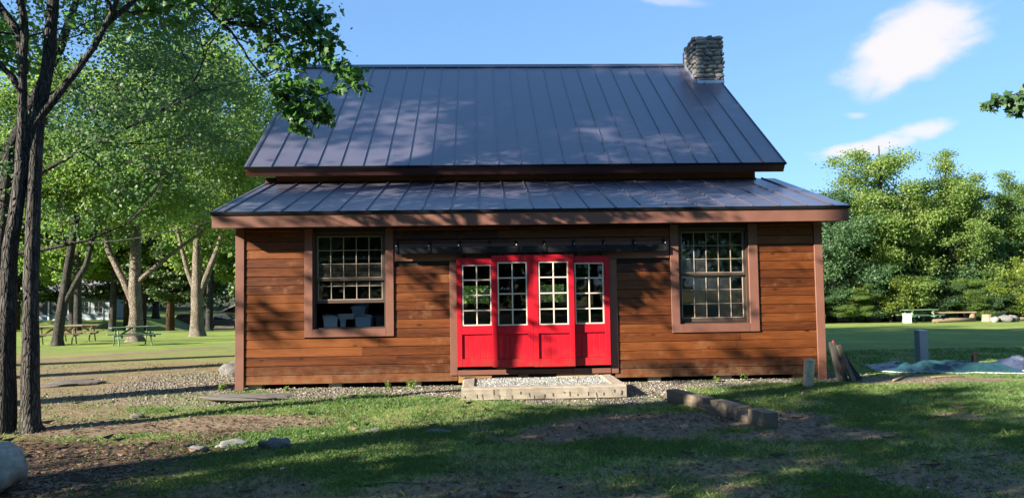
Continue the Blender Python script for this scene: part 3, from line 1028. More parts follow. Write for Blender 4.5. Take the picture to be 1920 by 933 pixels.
for x in (-2.251, -1.72, -1.232, -0.732, -0.284, 0.174, 0.67, 1.167, 1.674, 2.183):
    put('bracket', bkm, tr_, (x, 0, random.uniform(-0.003, 0.003)))
    put('bolt', bolt, tr_, (x - 0.004, -0.2, 2.296))

# ---- roofs
def roof_slab(name, x0, x1, y0, z0, y1, z1, th):
    d = Vector((0, y1 - y0, z1 - z0))
    L = d.length
    return L, math.atan2(z1 - z0, y1 - y0)


def roof(x0, x1, xa, n_pan, pw, y0, z0, y1, z1, th, name, back=False):
    L, ang = roof_slab(name, x0, x1, y0, z0, y1, z1, th)
    holder = put(name, MB().box(x0 + 0.02, x1 - 0.02, 0.02, L - 0.002, -th, -0.022).mesh(name, 'crawl_dark'), H,
                 (0, y0, z0), (ang, 0, math.pi if back else 0))
    if back:
        holder.rotation_euler = (ang, 0, math.pi)
    def panel(wd):
        p = MB()
        p.box(0.0005, wd - 0.0005, -0.012, L, -0.018, 0.0, 0.0)
        p.box(-0.008, 0.008, -0.008, L, 0.0005, 0.026, 0.003)
        return p.mesh('roof_panel', 'roof_metal')
    me_ = panel(pw)
    put('roof_panel', MB().box(x0, xa - 0.0005, -0.012, L, -0.018, 0.0).box(x0 - 0.004, x0 + 0.05, -0.013, L, 0.0005, 0.012, 0.003).mesh('roof_panel', 'roof_metal'), holder)
    for i in range(n_pan):
        put('roof_panel', me_, holder, (xa + i * pw, 0, random.uniform(-0.001, 0.001)), (0, random.uniform(-0.002, 0.002), 0))
    xe = xa + n_pan * pw
    if x1 - xe > 0.02:
        put('roof_panel', panel(x1 - xe), holder, (xe, 0, 0))
    MB().box(x0 - 0.006, x1 + 0.006, -0.022, -0.0125, -0.05, 0.004, 0.002).build('drip_edge', 'black_iron', holder)
    return holder, L, ang


MX0, MX1 = MC - ML / 2, MC + ML / 2
main, ML_, MANG = roof(MX0, MX1, -5.36, 24, 0.4405, ME_Y, ME_Z, RG_Y, RG_Z, 0.19, 'roof')
MB().box(MX0 + 0.012, MX1 - 0.012, -0.004, 0.0195, -0.215, -0.0085, 0.004).build('fascia', 'fascia_dark', main)
for xx in (MX0 + 0.012, MX1 - 0.04):
    MB().box(xx, xx + 0.027, 0.020, ML_ - 0.003, -0.215, -0.0085, 0.004).build('rake_board', 'fascia_dark', main)
MB().box(MX0 + 0.045, MX1 - 0.045, 0.021, 0.62, -0.213, -0.1905).build('soffit', 'fascia_dark', main)
backr, _, _ = roof(-MX1, -MX0, -MX1 + 0.02, 24, 0.4405, 0, 0, RG_Y - ME_Y, RG_Z - ME_Z, 0.19, 'roof')
backr.location = (0, 2 * RG_Y - ME_Y + 0.004, ME_Z)
backr.rotation_euler = (MANG, 0, math.pi)
rc = MB()
rc.prism([(RG_Y - 0.10, RG_Z - 0.045), (RG_Y, RG_Z + 0.045), (RG_Y + 0.10, RG_Z - 0.045), (RG_Y + 0.10, RG_Z - 0.03), (RG_Y, RG_Z + 0.06), (RG_Y - 0.10, RG_Z - 0.03)], 0, MX0, 4.57)
rc.build('ridge_cap', 'roof_metal', H)

SX0, SX1 = SC - SL / 2, SC + SL / 2
shed, SL_, SANG = roof(SX0, SX1, -4.941, 22, 0.4477, SE_Y, SE_Z, ST_Y, ST_Z, 0.16, 'porch_roof')
# plumb fascia under the shed eave
MB().box(SX0 + 0.012, SX1 - 0.012, SE_Y + 0.012, SE_Y + 0.05, 2.612, 2.825, 0.005).build('fascia', 'trim_brown', H)
for xx in (SX0 + 0.012, SX1 - 0.045):
    MB().prism([(SE_Y + 0.051, 2.612), (SE_Y + 0.051, 2.845), (ST_Y, 3.72), (ST_Y, 3.50)], 0, xx, xx + 0.03).build('rake_board', 'trim_brown', H)
MB().box(SX0 + 0.05, SX1 - 0.05, SE_Y + 0.052, -0.002, 2.625, 2.645).build('soffit', 'fascia_dark', H)
MB().box(-4.97, 4.78, MWY - 0.07, MWY - 0.031, 3.735, 3.772).build('wall_flashing', 'black_iron', H)

# ---- chimney of field stones
CH = thing('chimney', None, None)
CH.parent = H
CX0, CX1, CY0, CY1, CZ1 = 4.60, 5.30, 5.90, 6.95, 7.86
MB().box(CX0 + 0.05, CX1 - 0.05, CY0 + 0.05, CY1 - 0.05, 5.9, CZ1 - 0.05).box(4.80, CX1 - 0.05, CY0 + 0.05, CY1 - 0.05, -0.2, 5.899).build('core', 'mortar', CH)
MB().box(CX0 + 0.09, CX1 - 0.09, CY0 + 0.09, CY1 - 0.09, CZ1 - 0.06, CZ1 + 0.01).build('cap', 'mortar', CH)


def stone_mesh(seed, sub=2, rough=0.3, sq=0.75):
    import bmesh
    bm = bmesh.new()
    bmesh.ops.create_icosphere(bm, subdivisions=sub, radius=1.0)
    r_ = random.Random(seed)
    dirs = [Vector((r_.gauss(0, 1), r_.gauss(0, 1), r_.gauss(0, 1))).normalized() for _ in range(7)]
    cut = [r_.uniform(0.62, 0.98) for _ in range(7)]
    for v_ in bm.verts:
        p = v_.co.copy()
        # squarish field stone, facets knocked off
        q_ = Vector([math.copysign(abs(c) ** sq, c) for c in p])
        for d_, c_ in zip(dirs, cut):
            s_ = q_.dot(d_)
            if s_ > c_:
                q_ -= d_ * (s_ - c_) * 0.85
        v_.co = q_ * (1 + rough * 0.25 * (r_.random() - 0.5) + rough * 0.7 * mnoise.noise(p * 1.6 + Vector((seed, 0, 0))) + rough * 0.35 * mnoise.noise(p * 4.3 + Vector((0, seed, 0))))
    me_ = bpy.data.meshes.new('stone')
    bm.to_mesh(me_)
    bm.free()
    me_.shade_smooth()
    return me_


STONES = []
for i in range(9):
    s_ = stone_mesh(100 + i, 2 if i < 9 else 1)
    s_.materials.append(MAT['chimney_stone'])
    STONES.append(s_)


def stone_face(fixed, lo, hi, axis, zlow, outward):
    """courses of stones on one face of the stack"""
    z_ = zlow(lo) - 0.02
    zz = min(zlow(lo), zlow(hi)) - 0.05
    while zz < CZ1 - 0.02:
        h_ = random.uniform(0.085, 0.14)
        p = lo - 0.02
        while p < hi + 0.0:
            L_ = random.uniform(0.15, 0.34)
            if p + L_ > hi + 0.06:
                L_ = max(0.08, hi + 0.03 - p)
            c = p + L_ / 2
            hh = h_ * random.uniform(0.8, 1.1)
            if zz + hh / 2 > zlow(c) - 0.03:
                jut = random.uniform(-0.02, 0.02)
                loc = (c, fixed + jut, zz + h_ / 2 + random.uniform(-0.012, 0.012)) if axis == 0 else (fixed + jut, c, zz + h_ / 2 + random.uniform(-0.012, 0.012))
                sc_ = (L_ / 2 * 1.06, 0.085, hh / 2 * 1.16) if axis == 0 else (0.085, L_ / 2 * 1.06, hh / 2 * 1.16)
                put('stone', random.choice(STONES), CH, loc, (random.uniform(-0.06, 0.06), random.uniform(-0.09, 0.09), random.uniform(-0.06, 0.06)), sc_)
            p += L_ + 0.004
        zz += h_ + 0.002


rz_ = lambda y_: ME_Z + (RG_Z - ME_Z) / (RG_Y - ME_Y) * (min(y_, 2 * RG_Y - y_) - ME_Y)
stone_face(CY0 + 0.05, CX0 + 0.03, CX1 - 0.02, 0, lambda x_: rz_(CY0) if x_ < MX1 - 0.03 else rz_(CY0) - 0.35, -1)
stone_face(CX0 + 0.05, CY0 + 0.12, CY1 - 0.02, 1, lambda y_: rz_(y_), -1)
stone_face(CX1 - 0.05, CY0 + 0.1, CY1 - 0.02, 1, lambda y_: rz_(y_) - 0.3, 1)
stone_face(CY1 - 0.05, CX0 + 0.03, CX1 - 0.02, 0, lambda x_: rz_(CY1), 1)
# flashing along the front and stepping up the left side
fl = MB()
fl.box(CX0 - 0.02, CX1 - 0.02, CY0 - 0.075, CY0 - 0.055, rz_(CY0 - 0.07) - 0.02, rz_(CY0 - 0.07) + 0.075, 0.004)
fl.prism([(CY0 - 0.075, rz_(CY0 - 0.075) - 0.01), (CY0 - 0.075, rz_(CY0 - 0.075) + 0.085), (RG_Y - 0.03, RG_Z + 0.07), (RG_Y - 0.03, RG_Z - 0.02)], 0, CX0 - 0.048, CX0 - 0.036)
fl.build('flashing', 'flashing', CH)
MB().prism([(RG_Y - 0.03, RG_Z), (RG_Y + 0.05, RG_Z), (RG_Y + 0.02, RG_Z + 0.35), (RG_Y - 0.02, RG_Z + 0.35)], 0, CX0 - 0.055, CX0 - 0.035).build('flashing', 'fascia_dark', CH)

# ------------------------------------------------------------------ things inside, behind the windows
bench = thing('work_table', 'dark wooden work table behind the raised left window, bins on it', 'table', (-3.08, 0.72, 0.241))
MB().box(-0.66, 0.66, -0.30, 0.32, 0.69, 0.73, 0.004).build('tabletop', 'interior_wood', bench)
for sx in (-0.6, 0.6):
    for sy in (-0.24, 0.26):
        MB().box(sx - 0.035, sx + 0.035, sy - 0.035, sy + 0.035, 0, 0.689).build('leg', 'interior_wood', bench)


def bin_(name, label, loc, wd, dp, ht, mat, rz=0.0, lid=None, cat='bin'):
    b = thing(name, label, cat, loc, rz, 'plastic bins behind the left window')
    p = MB()
    t_ = 0.006
    tp = 0.9
    # tapered tub
    def ring(f, z_, ins):
        return [(sx * (wd / 2 * f - ins), sy * (dp / 2 * f - ins), z_) for sx, sy in ((-1, -1), (1, -1), (1, 1), (-1, 1))]
    vs_ = ring(tp, 0, 0) + ring(1, ht, 0) + ring(1, ht, t_) + ring(tp, t_, t_)
    fs_ = [(0, 3, 2, 1)] + [(i, (i + 1) % 4, 4 + (i + 1) % 4, 4 + i) for i in range(4)]
    fs_ += [(4 + i, 4 + (i + 1) % 4, 8 + (i + 1) % 4, 8 + i) for i in range(4)] + [(8 + i, 8 + (i + 1) % 4, 12 + (i + 1) % 4, 12 + i) for i in range(4)] + [(12, 13, 14, 15)]
    p.add(vs_, fs_)
    p.build('tub', mat, b)
    r_ = MB()
    e = 0.014
    for (x0, x1, y0, y1) in ((-wd / 2 - e, wd / 2 + e, -dp / 2 - e, -dp / 2 - 0.001), (-wd / 2 - e, wd / 2 + e, dp / 2 + 0.001, dp / 2 + e),
                             (-wd / 2 - e, -wd / 2 - 0.001, -dp / 2, dp / 2), (wd / 2 + 0.001, wd / 2 + e, -dp / 2, dp / 2)):
        r_.box(x0, x1, y0, y1, ht - 0.02, ht + 0.004, 0.002)
    r_.build('rim', mat, b)
    if lid:
        MB().box(-wd / 2 - e, wd / 2 + e, -dp / 2 - e, dp / 2 + e, 0, 0.018, 0.005).box(-wd / 2 + 0.04, wd / 2 - 0.04, -dp / 2 + 0.04, dp / 2 - 0.04, 0.0181, 0.03, 0.005).build('lid', mat, b, (0, 0, ht + 0.006), lid)
    return b


TZ = 0.9715
bin_('storage_bin', 'pale grey lidded bin, leftmost behind the raised left window', (-3.50, 0.66, TZ), 0.24, 0.30, 0.17, 'bin_grey', 0.25, (0.05, 0.12, 0))
bin_('storage_bin', 'small pale bin standing under the shallow tray in the left window', (-3.27, 0.62, TZ), 0.09, 0.12, 0.125, 'bin_blue', 0.1)
bin_('storage_tray', 'shallow pale tray raised in the middle of the left window', (-3.20, 0.66, TZ + 0.131), 0.27, 0.26, 0.085, 'bin_grey', 0.0)
bin_('storage_bin', 'blue bin tipped up at the back, topmost in the left window', (-3.02, 0.88, TZ + 0.20), 0.24, 0.20, 0.13, 'bin_blue', -0.15, (0.3, 0, 0))
bin_('storage_bin', 'dark bin under the tipped blue bin in the left window', (-3.02, 0.90, TZ), 0.26, 0.20, 0.19, 'bin_dark', -0.1)
bin_('storage_bin', 'blue-grey bin with a pale lid, right of the tray in the left window', (-2.90, 0.62, TZ), 0.28, 0.24, 0.17, 'bin_blue', -0.1, (-0.06, 0.05, 0))
bin_('storage_bin', 'dark bin at the right end of the table in the left window', (-2.62, 0.74, TZ), 0.24, 0.26, 0.18, 'bin_dark', 0.2, (0.12, -0.08, 0))
board = thing('plywood_sheet', 'pale dusty board leaning inside the right window', 'board', (3.18, 0.42, 0.245))
MB().box(-0.36, 0.46, -0.008, 0.008, 0.0, 1.46, 0.002, Matrix.Rotation(R(-6), 4, 'X')).build('sheet', 'drop_cloth', board)
MB().box(-0.30, 0.40, -0.030, -0.0085, 0.10, 0.16, 0.002, Matrix.Rotation(R(-6), 4, 'X')).build('batten', 'interior_wood', board)

# ------------------------------------------------------------------ entrance step
STEP = thing('door_step', 'hewn timber step frame filled with crushed stone below the red doors', 'step', (0.0, 0.0, 0.0))


def hewn(L, wd, ht, seed, name, mat, parent, loc, rz, nicks=0):
    """a rough squared timber with adze marks"""
    r_ = random.Random(seed)
    n = max(6, int(L / 0.09))
    vs_, fs_ = [], []
    for i in range(n + 1):
        x = -L / 2 + L * i / n
        j = lambda a: r_.uniform(-a, a)
        b = 0.018
        rg = [(-wd / 2 + j(.006), b + 0), (-wd / 2 + b, 0), (wd / 2 - b, 0), (wd / 2 + j(.006), b), (wd / 2 + j(.006), ht - b), (wd / 2 - b, ht + j(.006)), (-wd / 2 + b, ht + j(.006)), (-wd / 2 + j(.007), ht - b)]
        vs_ += [(x, p[0], p[1]) for p in rg]
    for i in range(n):
        for k_ in range(8):
            fs_.append((i * 8 + k_, i * 8 + (k_ + 1) % 8, (i + 1) * 8 + (k_ + 1) % 8, (i + 1) * 8 + k_))
    fs_ += [tuple(reversed(range(8))), tuple(n * 8 + k_ for k_ in range(8))]
    o = MB().add(vs_, fs_).build(name, mat, parent, loc, (0, 0, rz))
    if nicks:
        for i in range(nicks):
            x = -L / 2 + L * (i + r_.uniform(0.2, 0.8)) / nicks
            z0 = r_.choice((0.03, 0.09, 0.05))
            hh = r_.uniform(0.03, 0.075)
            MB().beam((x, -wd / 2 - 0.0075, z0), (x + r_.uniform(-.008, .008), -wd / 2 - 0.0075, z0 + hh), 0.004, 0.006).build('adze_cut', 'crawl_dark', o)
    return o


hewn(2.36, 0.20, 0.185, 1, 'timber', 'hewn_timber', STEP, (0.0, -1.64, 0.0), 0, 19)
hewn(1.10, 0.19, 0.19, 2, 'timber', 'hewn_timber', STEP, (-1.08, -0.975, 0.0), math.pi / 2)
hewn(1.10, 0.20, 0.19, 3, 'timber', 'hewn_timber', STEP, (1.09, -0.975, 0.0), math.pi / 2)
hewn(1.95, 0.12, 0.12, 4, 'timber', 'hewn_timber', STEP, (0.0, -0.34, 0.0), 0)
MB().box(-0.98, 0.985, -1.535, -0.41, 0.0, 0.150).build('gravel_bed', 'mortar', STEP)

# notched beam lying on the grass
BE = thing('notched_beam', 'weathered squared timber with two notches lying on the ground', 'beam', (2.02, -3.20, 0.0), math.atan2(2.36 - 1.76, -(4.15 - 2.25)) + 0.0)
BL, BW, BH = 2.12, 0.165, 0.175
dirb = Vector((2.33 - 1.75, -4.16 + 2.20, 0)).normalized()
BE.rotation_euler = (0, 0, math.atan2(dirb.y, dirb.x) + math.pi / 2)
pr = [(-BL / 2, 0), (BL / 2, 0), (BL / 2, BH), (0.18, BH), (0.18, BH - 0.085), (0.02, BH - 0.085), (0.02, BH), (-0.58, BH), (-0.58, BH - 0.09), (-0.74, BH - 0.09), (-0.74, BH), (-BL / 2, BH)]
bb = MB().prism(pr, 0, -BW / 2, BW / 2).mesh('log_body', 'beam_timber')
import bmesh
bm = bmesh.new()
bm.from_mesh(bb)
bmesh.ops.triangulate(bm, faces=[f for f in bm.faces if len(f.verts) > 4])
bm.to_mesh(bb)
bm.free()
o = put('timber', bb, BE, (0, 0, 0.004))
mod = o.modifiers.new('bevel', 'BEVEL')
mod.width = 0.01
mod.segments = 2
mod.limit_method = 'ANGLE'

# steel pipe post, tilted
PP = thing('steel_pipe_post', 'short capped galvanised pipe tilting in front of the right cabin corner', 'post', (4.15, -0.99, zt(4.15, -0.99)))
PP.rotation_euler = (R(-2), R(5.5), 0)
MB().tube([(0, 0, -0.08), (0, 0, 0.40)], 0.082, 20).build('pipe', 'galvanised', PP, smooth=False)
MB().tube([(0, 0, 0.3995), (0, 0, 0.415), (0, 0, 0.425)], [0.088, 0.088, 0.07], 20).build('cap', 'galvanised', PP)
MB().tube([(0.02, 0, 0.424), (0.02, 0, 0.445)], 0.022, 8).build('nut', 'bolt_metal', PP)

# planks leaning on the right end wall
for i, (bx, by, tx, tz_, wd, mt, lab) in enumerate((
        (4.96, -0.34, 4.912, 0.62, 0.07, 'dark_plank', 'nearly black plank standing tight against the right corner board'),
        (5.03, -0.42, 4.925, 0.60, 0.10, 'dark_plank', 'black leaning plank with a red top beside the corner'),
        (5.10, -0.52, 4.955, 0.58, 0.08, 'grey_wood', 'grey split plank, frontmost of the leaning bundle'),
        (5.17, -0.40, 4.985, 0.56, 0.09, 'grey_wood', 'grey plank in the middle of the leaning bundle'),
        (5.25, -0.36, 5.015, 0.57, 0.09, 'dark_plank', 'dark plank, second from the outside of the leaning bundle'),
        (5.33, -0.30, 5.045, 0.50, 0.07, 'dark_plank', 'outermost dark plank of the bundle leaning by the cabin corner'))):
    pl = thing('leaning_plank', lab, 'plank', (bx, by, zt(bx, by)), 0, 'planks leaning at the cabin corner')
    MB().beam((0, 0, 0), (tx - bx, 0.16, tz_), wd, 0.058, 0.004, (1, 0, 0.3)).build('plank', mt, pl)
    if i == 1:
        MB().beam((tx - bx, 0.16, tz_ + 0.001), (tx - bx - 0.008, 0.17, tz_ + 0.05), wd * 0.4, 0.03, 0.008, (1, 0, 0.3)).build('tip', 'red_tip', pl)

# posts in the field
PO = thing('square_post', 'square grey painted post standing behind the green tarp', 'post', (7.79, 2.06, zt(7.79, 2.06)), 0.05)
MB().box(-0.088, 0.088, -0.088, 0.088, -0.1, 0.615, 0.006).build('shaft', 'post_paint', PO)
MB().box(-0.092, 0.092, -0.092, 0.092, 0.6155, 0.635, 0.006).build('cap', 'white_paint', PO)
PO = thing('fence_stake', 'short split dark wooden stake behind the tarps', 'stake', (8.05, 0.84, zt(8.05, 0.84)), 0.2)
MB().beam((0.02, 0, -0.05), (0.0, 0, 0.315), 0.085, 0.05, 0.008).build('shaft', 'grey_wood', PO)
MB().beam((-0.045, 0.01, -0.05), (-0.055, 0.01, 0.25), 0.03, 0.03, 0.006).build('splinter', 'dark_plank', PO)
MB().tube([(0.03, -0.03, 0.25), (0.075, -0.04, 0.255)], 0.008, 6).build('nail', 'black_iron', PO)


def tarp(name, label, cx, cy, lx, ly, ht, mat, seed, rz=0.0, edge='tarp_hem'):
    nx_, ny_ = 110, 60
    u, v_ = np.meshgrid(np.linspace(-1, 1, nx_), np.linspace(-1, 1, ny_))
    x = u * lx / 2 * (1 + 0.10 * (fbm(v_ * 3, u * 0 + 5, 1.0, seed) - 0.5))
    y = v_ * ly / 2 * (1 + 0.55 * (fbm(u * 3, v_ * 0, 1.0, seed + 3) - 0.5))
    env = np.clip(1 - np.abs(u) ** 4, 0, 1) * np.clip(1 - np.abs(v_) ** 2.2, 0, 1)
    rid = (1 - np.abs(2 * fbm(x + 0.5 * y, y * 0.6, 2.6, seed + 7, 2) - 1)) ** 1.5 * 1.1
    rid2 = (1 - np.abs(2 * fbm(x * 1.0 - y, y, 6.5, seed + 9, 2) - 1)) ** 2
    z = 0.012 + env * ht * np.clip(0.15 + 1.2 * (rid - 0.5) + 0.22 * (rid2 - 0.4), 0.03, 1.2) * (0.55 + 0.9 * fbm(x, y, 0.6, seed + 20))
    c, s = math.cos(rz), math.sin(rz)
    wx, wy = cx + c * x - s * y, cy + s * x + c * y
    z = z + ter(wx, wy)
    idx_ = np.arange(nx_ * ny_).reshape(ny_, nx_)
    q_ = np.stack([idx_[:-1, :-1], idx_[:-1, 1:], idx_[1:, 1:], idx_[1:, :-1]], -1).reshape(-1, 4)
    tr = np.concatenate([q_[:, [0, 1, 2]], q_[:, [0, 2, 3]]])
    base = zt(cx, cy)
    root = thing(name, label, 'tarp', (cx, cy, base))
    P3 = np.stack([wx - cx, wy - cy, z - base], -1)
    put('sheet', np_mesh('sheet', P3.reshape(-1, 3), tr, mat, True), root)
    path = [tuple(P3[0, i] + np.array([0, -0.004, 0.004])) for i in range(0, nx_, 3)]
    MB().tube(path, 0.011, 6).build('hem', edge, root, smooth=True)
    return root


tarp('ground_tarp', 'crumpled dark green tarp spread on the grass right of the cabin', 7.50, 0.95, 2.45, 1.35, 0.13, 'tarp_green', 3, -0.28)
tarp('ground_tarp', 'crumpled blue-grey tarp at the right edge beyond the green one', 9.25, 0.95, 1.5, 1.1, 0.20, 'tarp_blue', 14, 0.1)

# stick and branch bits on the ground
def stick(label, a, b, r0, mat='log_wood', name='fallen_stick'):
    za, zb_ = zt(*a), zt(*b)
    o = thing(name, label, 'stick', (a[0], a[1], za), 0)
    d_ = random.uniform(0.03, 0.07) * random.choice((-1, 1))
    mid = ((b[0] - a[0]) * 0.55 + d_ * 0.5, (b[1] - a[1]) * 0.5 - d_, (zb_ - za) * 0.5 + 0.02)
    MB().tube([(0, 0, r0), mid, (b[0] - a[0], b[1] - a[1], zb_ - za + r0 * 1.5)], [r0, r0 * 0.8, r0 * 0.45], 7).build('wood', mat, o, smooth=True)
    return o


stick('pale peeled stick on bare soil before the green tarp', (5.69, -0.65), (6.54, 0.20), 0.02)
stick('thin pale stick lying in front of the tarps', (6.55, -0.25), (7.1, -0.3), 0.014)
stick('dark twig on the mulch near the bottom left', (-3.9, -5.1), (-3.5, -4.85), 0.009, 'grey_wood')
stick('dark stick lying on the shaded foreground soil at lower right', (2.1, -6.35), (2.6, -6.20), 0.007, 'grey_wood')
stick('grey twig on the grass at bottom centre', (-1.9, -6.2), (-1.35, -6.22), 0.007, 'grey_wood')
stick('short grey twig on the grass right of the boulder', (-3.25, -5.65), (-2.95, -5.55), 0.007, 'grey_wood')
stick('dark twig on the shaded soil at the far lower right', (3.55, -5.75), (4.0, -5.6), 0.007, 'grey_wood')

# rocks
def rock(label, loc, s, mat='rock', seed=0, rz=0.0, name='rock', sink=0.44, sub=3, rgh=0.55):
    me_ = stone_mesh(seed, sub, rgh, 0.8 if rgh > 0.3 else 1.0)
    me_.name = name
    me_.materials.append(MAT[mat])
    z_ = zt(loc[0], loc[1])
    o = put(name, me_, None, (loc[0], loc[1], z_ + s[2] * (1 - 2 * sink) ), (random.uniform(-.1, .1), random.uniform(-.1, .1), rz), s)
    return tag(o, label, 'rock')


rock('large pale boulder with dark moss at the bottom left corner', (-4.98, -6.12), (0.36, 0.30, 0.24), 'boulder_rock', 41, 0.4, 'boulder', 0.12, 4, 0.12)
rock('grey rock on the shaded grass left of the centre', (-3.02, -4.62), (0.155, 0.11, 0.10), 'rock', 42, 0.2)
rock('flat grey rock just left of the bigger grey rock', (-3.50, -4.47), (0.15, 0.10, 0.055), 'rock', 43, 0.5)
rock('low grey stone half sunk in mulch, leftmost of the three', (-3.78, -4.66), (0.10, 0.08, 0.05), 'rock', 44, 0.9)
rock('flat pale stone flush with the grass in front of the step', (-1.33, -4.08), (0.15, 0.10, 0.035), 'rock', 45, 0.1)
rock('small flat stone sunk in the grass beside the flush pale stone', (-2.15, -3.93), (0.13, 0.07, 0.035), 'rock', 46, 0.0)
rock('dark jagged rock on the ground beyond the left cabin corner', (-5.72, 2.45), (0.28, 0.22, 0.22), 'rock', 47, 0.3)
rock('broad low stone in the yard right of the maple trunk', (-8.2, 1.3), (0.55, 0.35, 0.07), 'slab_stone', 48, 0.2)
rock('small brown stone at the edge of the gravel near the maple', (-5.35, -2.45), (0.09, 0.07, 0.06), 'slab_stone', 49, 0.2)
sl = rock('long flat stone slab lying in the gravel below the left window', (-4.25, -1.12), (0.72, 0.33, 0.045), 'slab_stone', 50, 0.12, 'stone_slab', 0.2)

# ------------------------------------------------------------------ pebbles, grass, litter
def ico(sub=1):
    import bmesh
    bm = bmesh.new()
    bmesh.ops.create_icosphere(bm, subdivisions=sub, radius=1.0)
    v_ = np.array([v.co[:] for v in bm.verts])
    f_ = np.array([[v.index for v in f.verts] for f in bm.faces])
    bm.free()
    return v_, f_


IV, IF = ico(1)


def pebbles(name, pts, rad, mat, flat=0.65, z_of=None):
    n = len(pts)
    v_ = np.repeat(IV[None], n, 0) * (1 + rng.uniform(-0.28, 0.28, (n, len(IV), 1)))
    v_ = v_ * (rad[:, None, None] * rng.uniform(0.7, 1.35, (n, 1, 3)) * np.array([1, 1, flat]))
    a = rng.uniform(0, 2 * math.pi, n)
    c, s = np.cos(a)[:, None], np.sin(a)[:, None]
    x, y = v_[..., 0] * c - v_[..., 1] * s, v_[..., 0] * s + v_[..., 1] * c
    v_ = np.stack([x, y, v_[..., 2]], -1)
    zz = ter(pts[:, 0], pts[:, 1]) if z_of is None else z_of(pts)
    v_ += np.stack([pts[:, 0], pts[:, 1], zz + rad * 0.35], -1)[:, None, :]
    t_ = (IF[None] + (np.arange(n) * len(IV))[:, None, None]).reshape(-1, 3)
    return np_mesh(name, v_.reshape(-1, 3), t_, mat)


def scatter(n, x0, x1, y0, y1, dens):
    p = np.stack([rng.uniform(x0, x1, n), rng.uniform(y0, y1, n)], -1)
    return p[rng.random(n) < dens(p)]


def free(p):
    """not inside the step or under the cabin"""
    x, y = p[:, 0], p[:, 1]
    return ~((np.abs(x) < 1.2) & (y > -1.76) & (y < -0.26)) & ~((np.abs(x) < 4.75) & (y > 0.45))


gp = scatter(56000, -8.2, 6.0, -3.6, 3.0, lambda p: zones(p[:, 0], p[:, 1])['gravel'] ** 1.3 * free(p))
gr = 0.0055 + 0.0135 * rng.random(len(gp)) ** 1.8
tag(put('gravel', pebbles('gravel', gp, gr, 'pebble')), 'tan and grey gravel along the front of the cabin', 'gravel', kind='stuff')
sp_ = scatter(26000, -8.0, 7.0, -7.3, 3.0, lambda p: np.clip(zones(p[:, 0], p[:, 1])['dirt'] * 0.20 + zones(p[:, 0], p[:, 1])['dry'] * 0.05 + 0.012, 0, 1) * free(p))
tag(put('soil_pebbles', pebbles('soil_pebbles', sp_, 0.004 + 0.016 * rng.random(len(sp_)) ** 3, 'pebble')), 'small stones strewn over the bare soil of the yard', 'pebbles', kind='stuff')
bp = np.stack([rng.uniform(-0.97, 0.975, 6500), rng.uniform(-1.53, -0.42, 6500)], -1)
br_ = rng.uniform(0.007, 0.013, len(bp))
fo = put('gravel_fill', pebbles('gravel_fill', bp, br_, 'crushed_stone', 0.8, lambda p: np.full(len(p), 0.150) + 0.02 * fbm(p[:, 0], p[:, 1], 1.5, 3)), STEP)
tag(fo, kind='stuff')


def blades(pts, hmin, hmax, wd, mat, name, lean=0.5):
    n = len(pts)
    h = rng.uniform(hmin, hmax, n)
    a = rng.uniform(0, 2 * math.pi, n)
    b = rng.uniform(0, 2 * math.pi, n)
    l = rng.uniform(0.1, lean, n) * h
    ww = wd * rng.uniform(0.6, 1.3, n)
    z0 = ter(pts[:, 0], pts[:, 1]) - 0.004
    bx, by = np.cos(a) * ww, np.sin(a) * ww
    lx, ly = np.cos(b) * l, np.sin(b) * l
    p1 = np.stack([pts[:, 0] - bx, pts[:, 1] - by, z0], -1)
    p2 = np.stack([pts[:, 0] + bx, pts[:, 1] + by, z0], -1)
    p3 = np.stack([pts[:, 0] + lx * 0.4 + bx * .7, pts[:, 1] + ly * 0.4 + by * .7, z0 + h * 0.62], -1)
    p4 = np.stack([pts[:, 0] + lx * 1.3, pts[:, 1] + ly * 1.3, z0 + h], -1)
    v_ = np.stack([p1, p2, p3, p4], 1).reshape(-1, 3)
    i = np.arange(n)[:, None] * 4
    t_ = np.concatenate([i + [0, 1, 2], i + [0, 2, 3]], 0)
    return np_mesh(name, v_, t_, mat)


def grass_density(p):
    zn = zones(p[:, 0], p[:, 1])
    x, y = p[:, 0], p[:, 1]
    d = (1 - zn['gravel'] * 0.97) * (1 - 0.93 * zn['dirt']) * (1 - 0.92 * zn['mulch']) * (1 - 0.45 * zn['dry'])
    d = d * (0.35 + 0.65 * sstep(fbm(x, y, 2.0, 71), 0.35, 0.6)) * free(p)
    return np.clip(d, 0, 1) ** 1.4


gp = np.concatenate([scatter(380000, -7.5, 8.0, -7.2, -0.2, grass_density),
                     scatter(70000, 4.9, 12.0, -3.5, 5.0, grass_density),
                     scatter(90000, -5.0, 5.0, -7.2, -3.6, grass_density),
                     scatter(60000, -13.0, -4.9, -3.0, 5.0, lambda p: grass_density(p) * 0.7)])
tag(put('lawn_grass', blades(gp, 0.016, 0.052, 0.0035, 'grass_blade', 'lawn_grass', 0.9)), 'short green grass growing over the yard', 'grass', kind='stuff')
gp = scatter(90000, -12.0, 6.0, -7.2, 4.0, lambda p: np.clip(zones(p[:, 0], p[:, 1])['dry'] + 0.12, 0, 1) * grass_density(p) * 0.8)
tag(put('dry_grass', blades(gp, 0.012, 0.045, 0.0035, 'grass_dry', 'dry_grass', 1.2)), 'dry straw coloured grass in the worn yard', 'grass', kind='stuff')
gp = scatter(44000, -7.2, 6.5, -7.4, -2.6, lambda p: np.clip(zones(p[:, 0], p[:, 1])['mulch'] * 0.9 + zones(p[:, 0], p[:, 1])['dirt'] * 0.32 + 0.06, 0, 1))


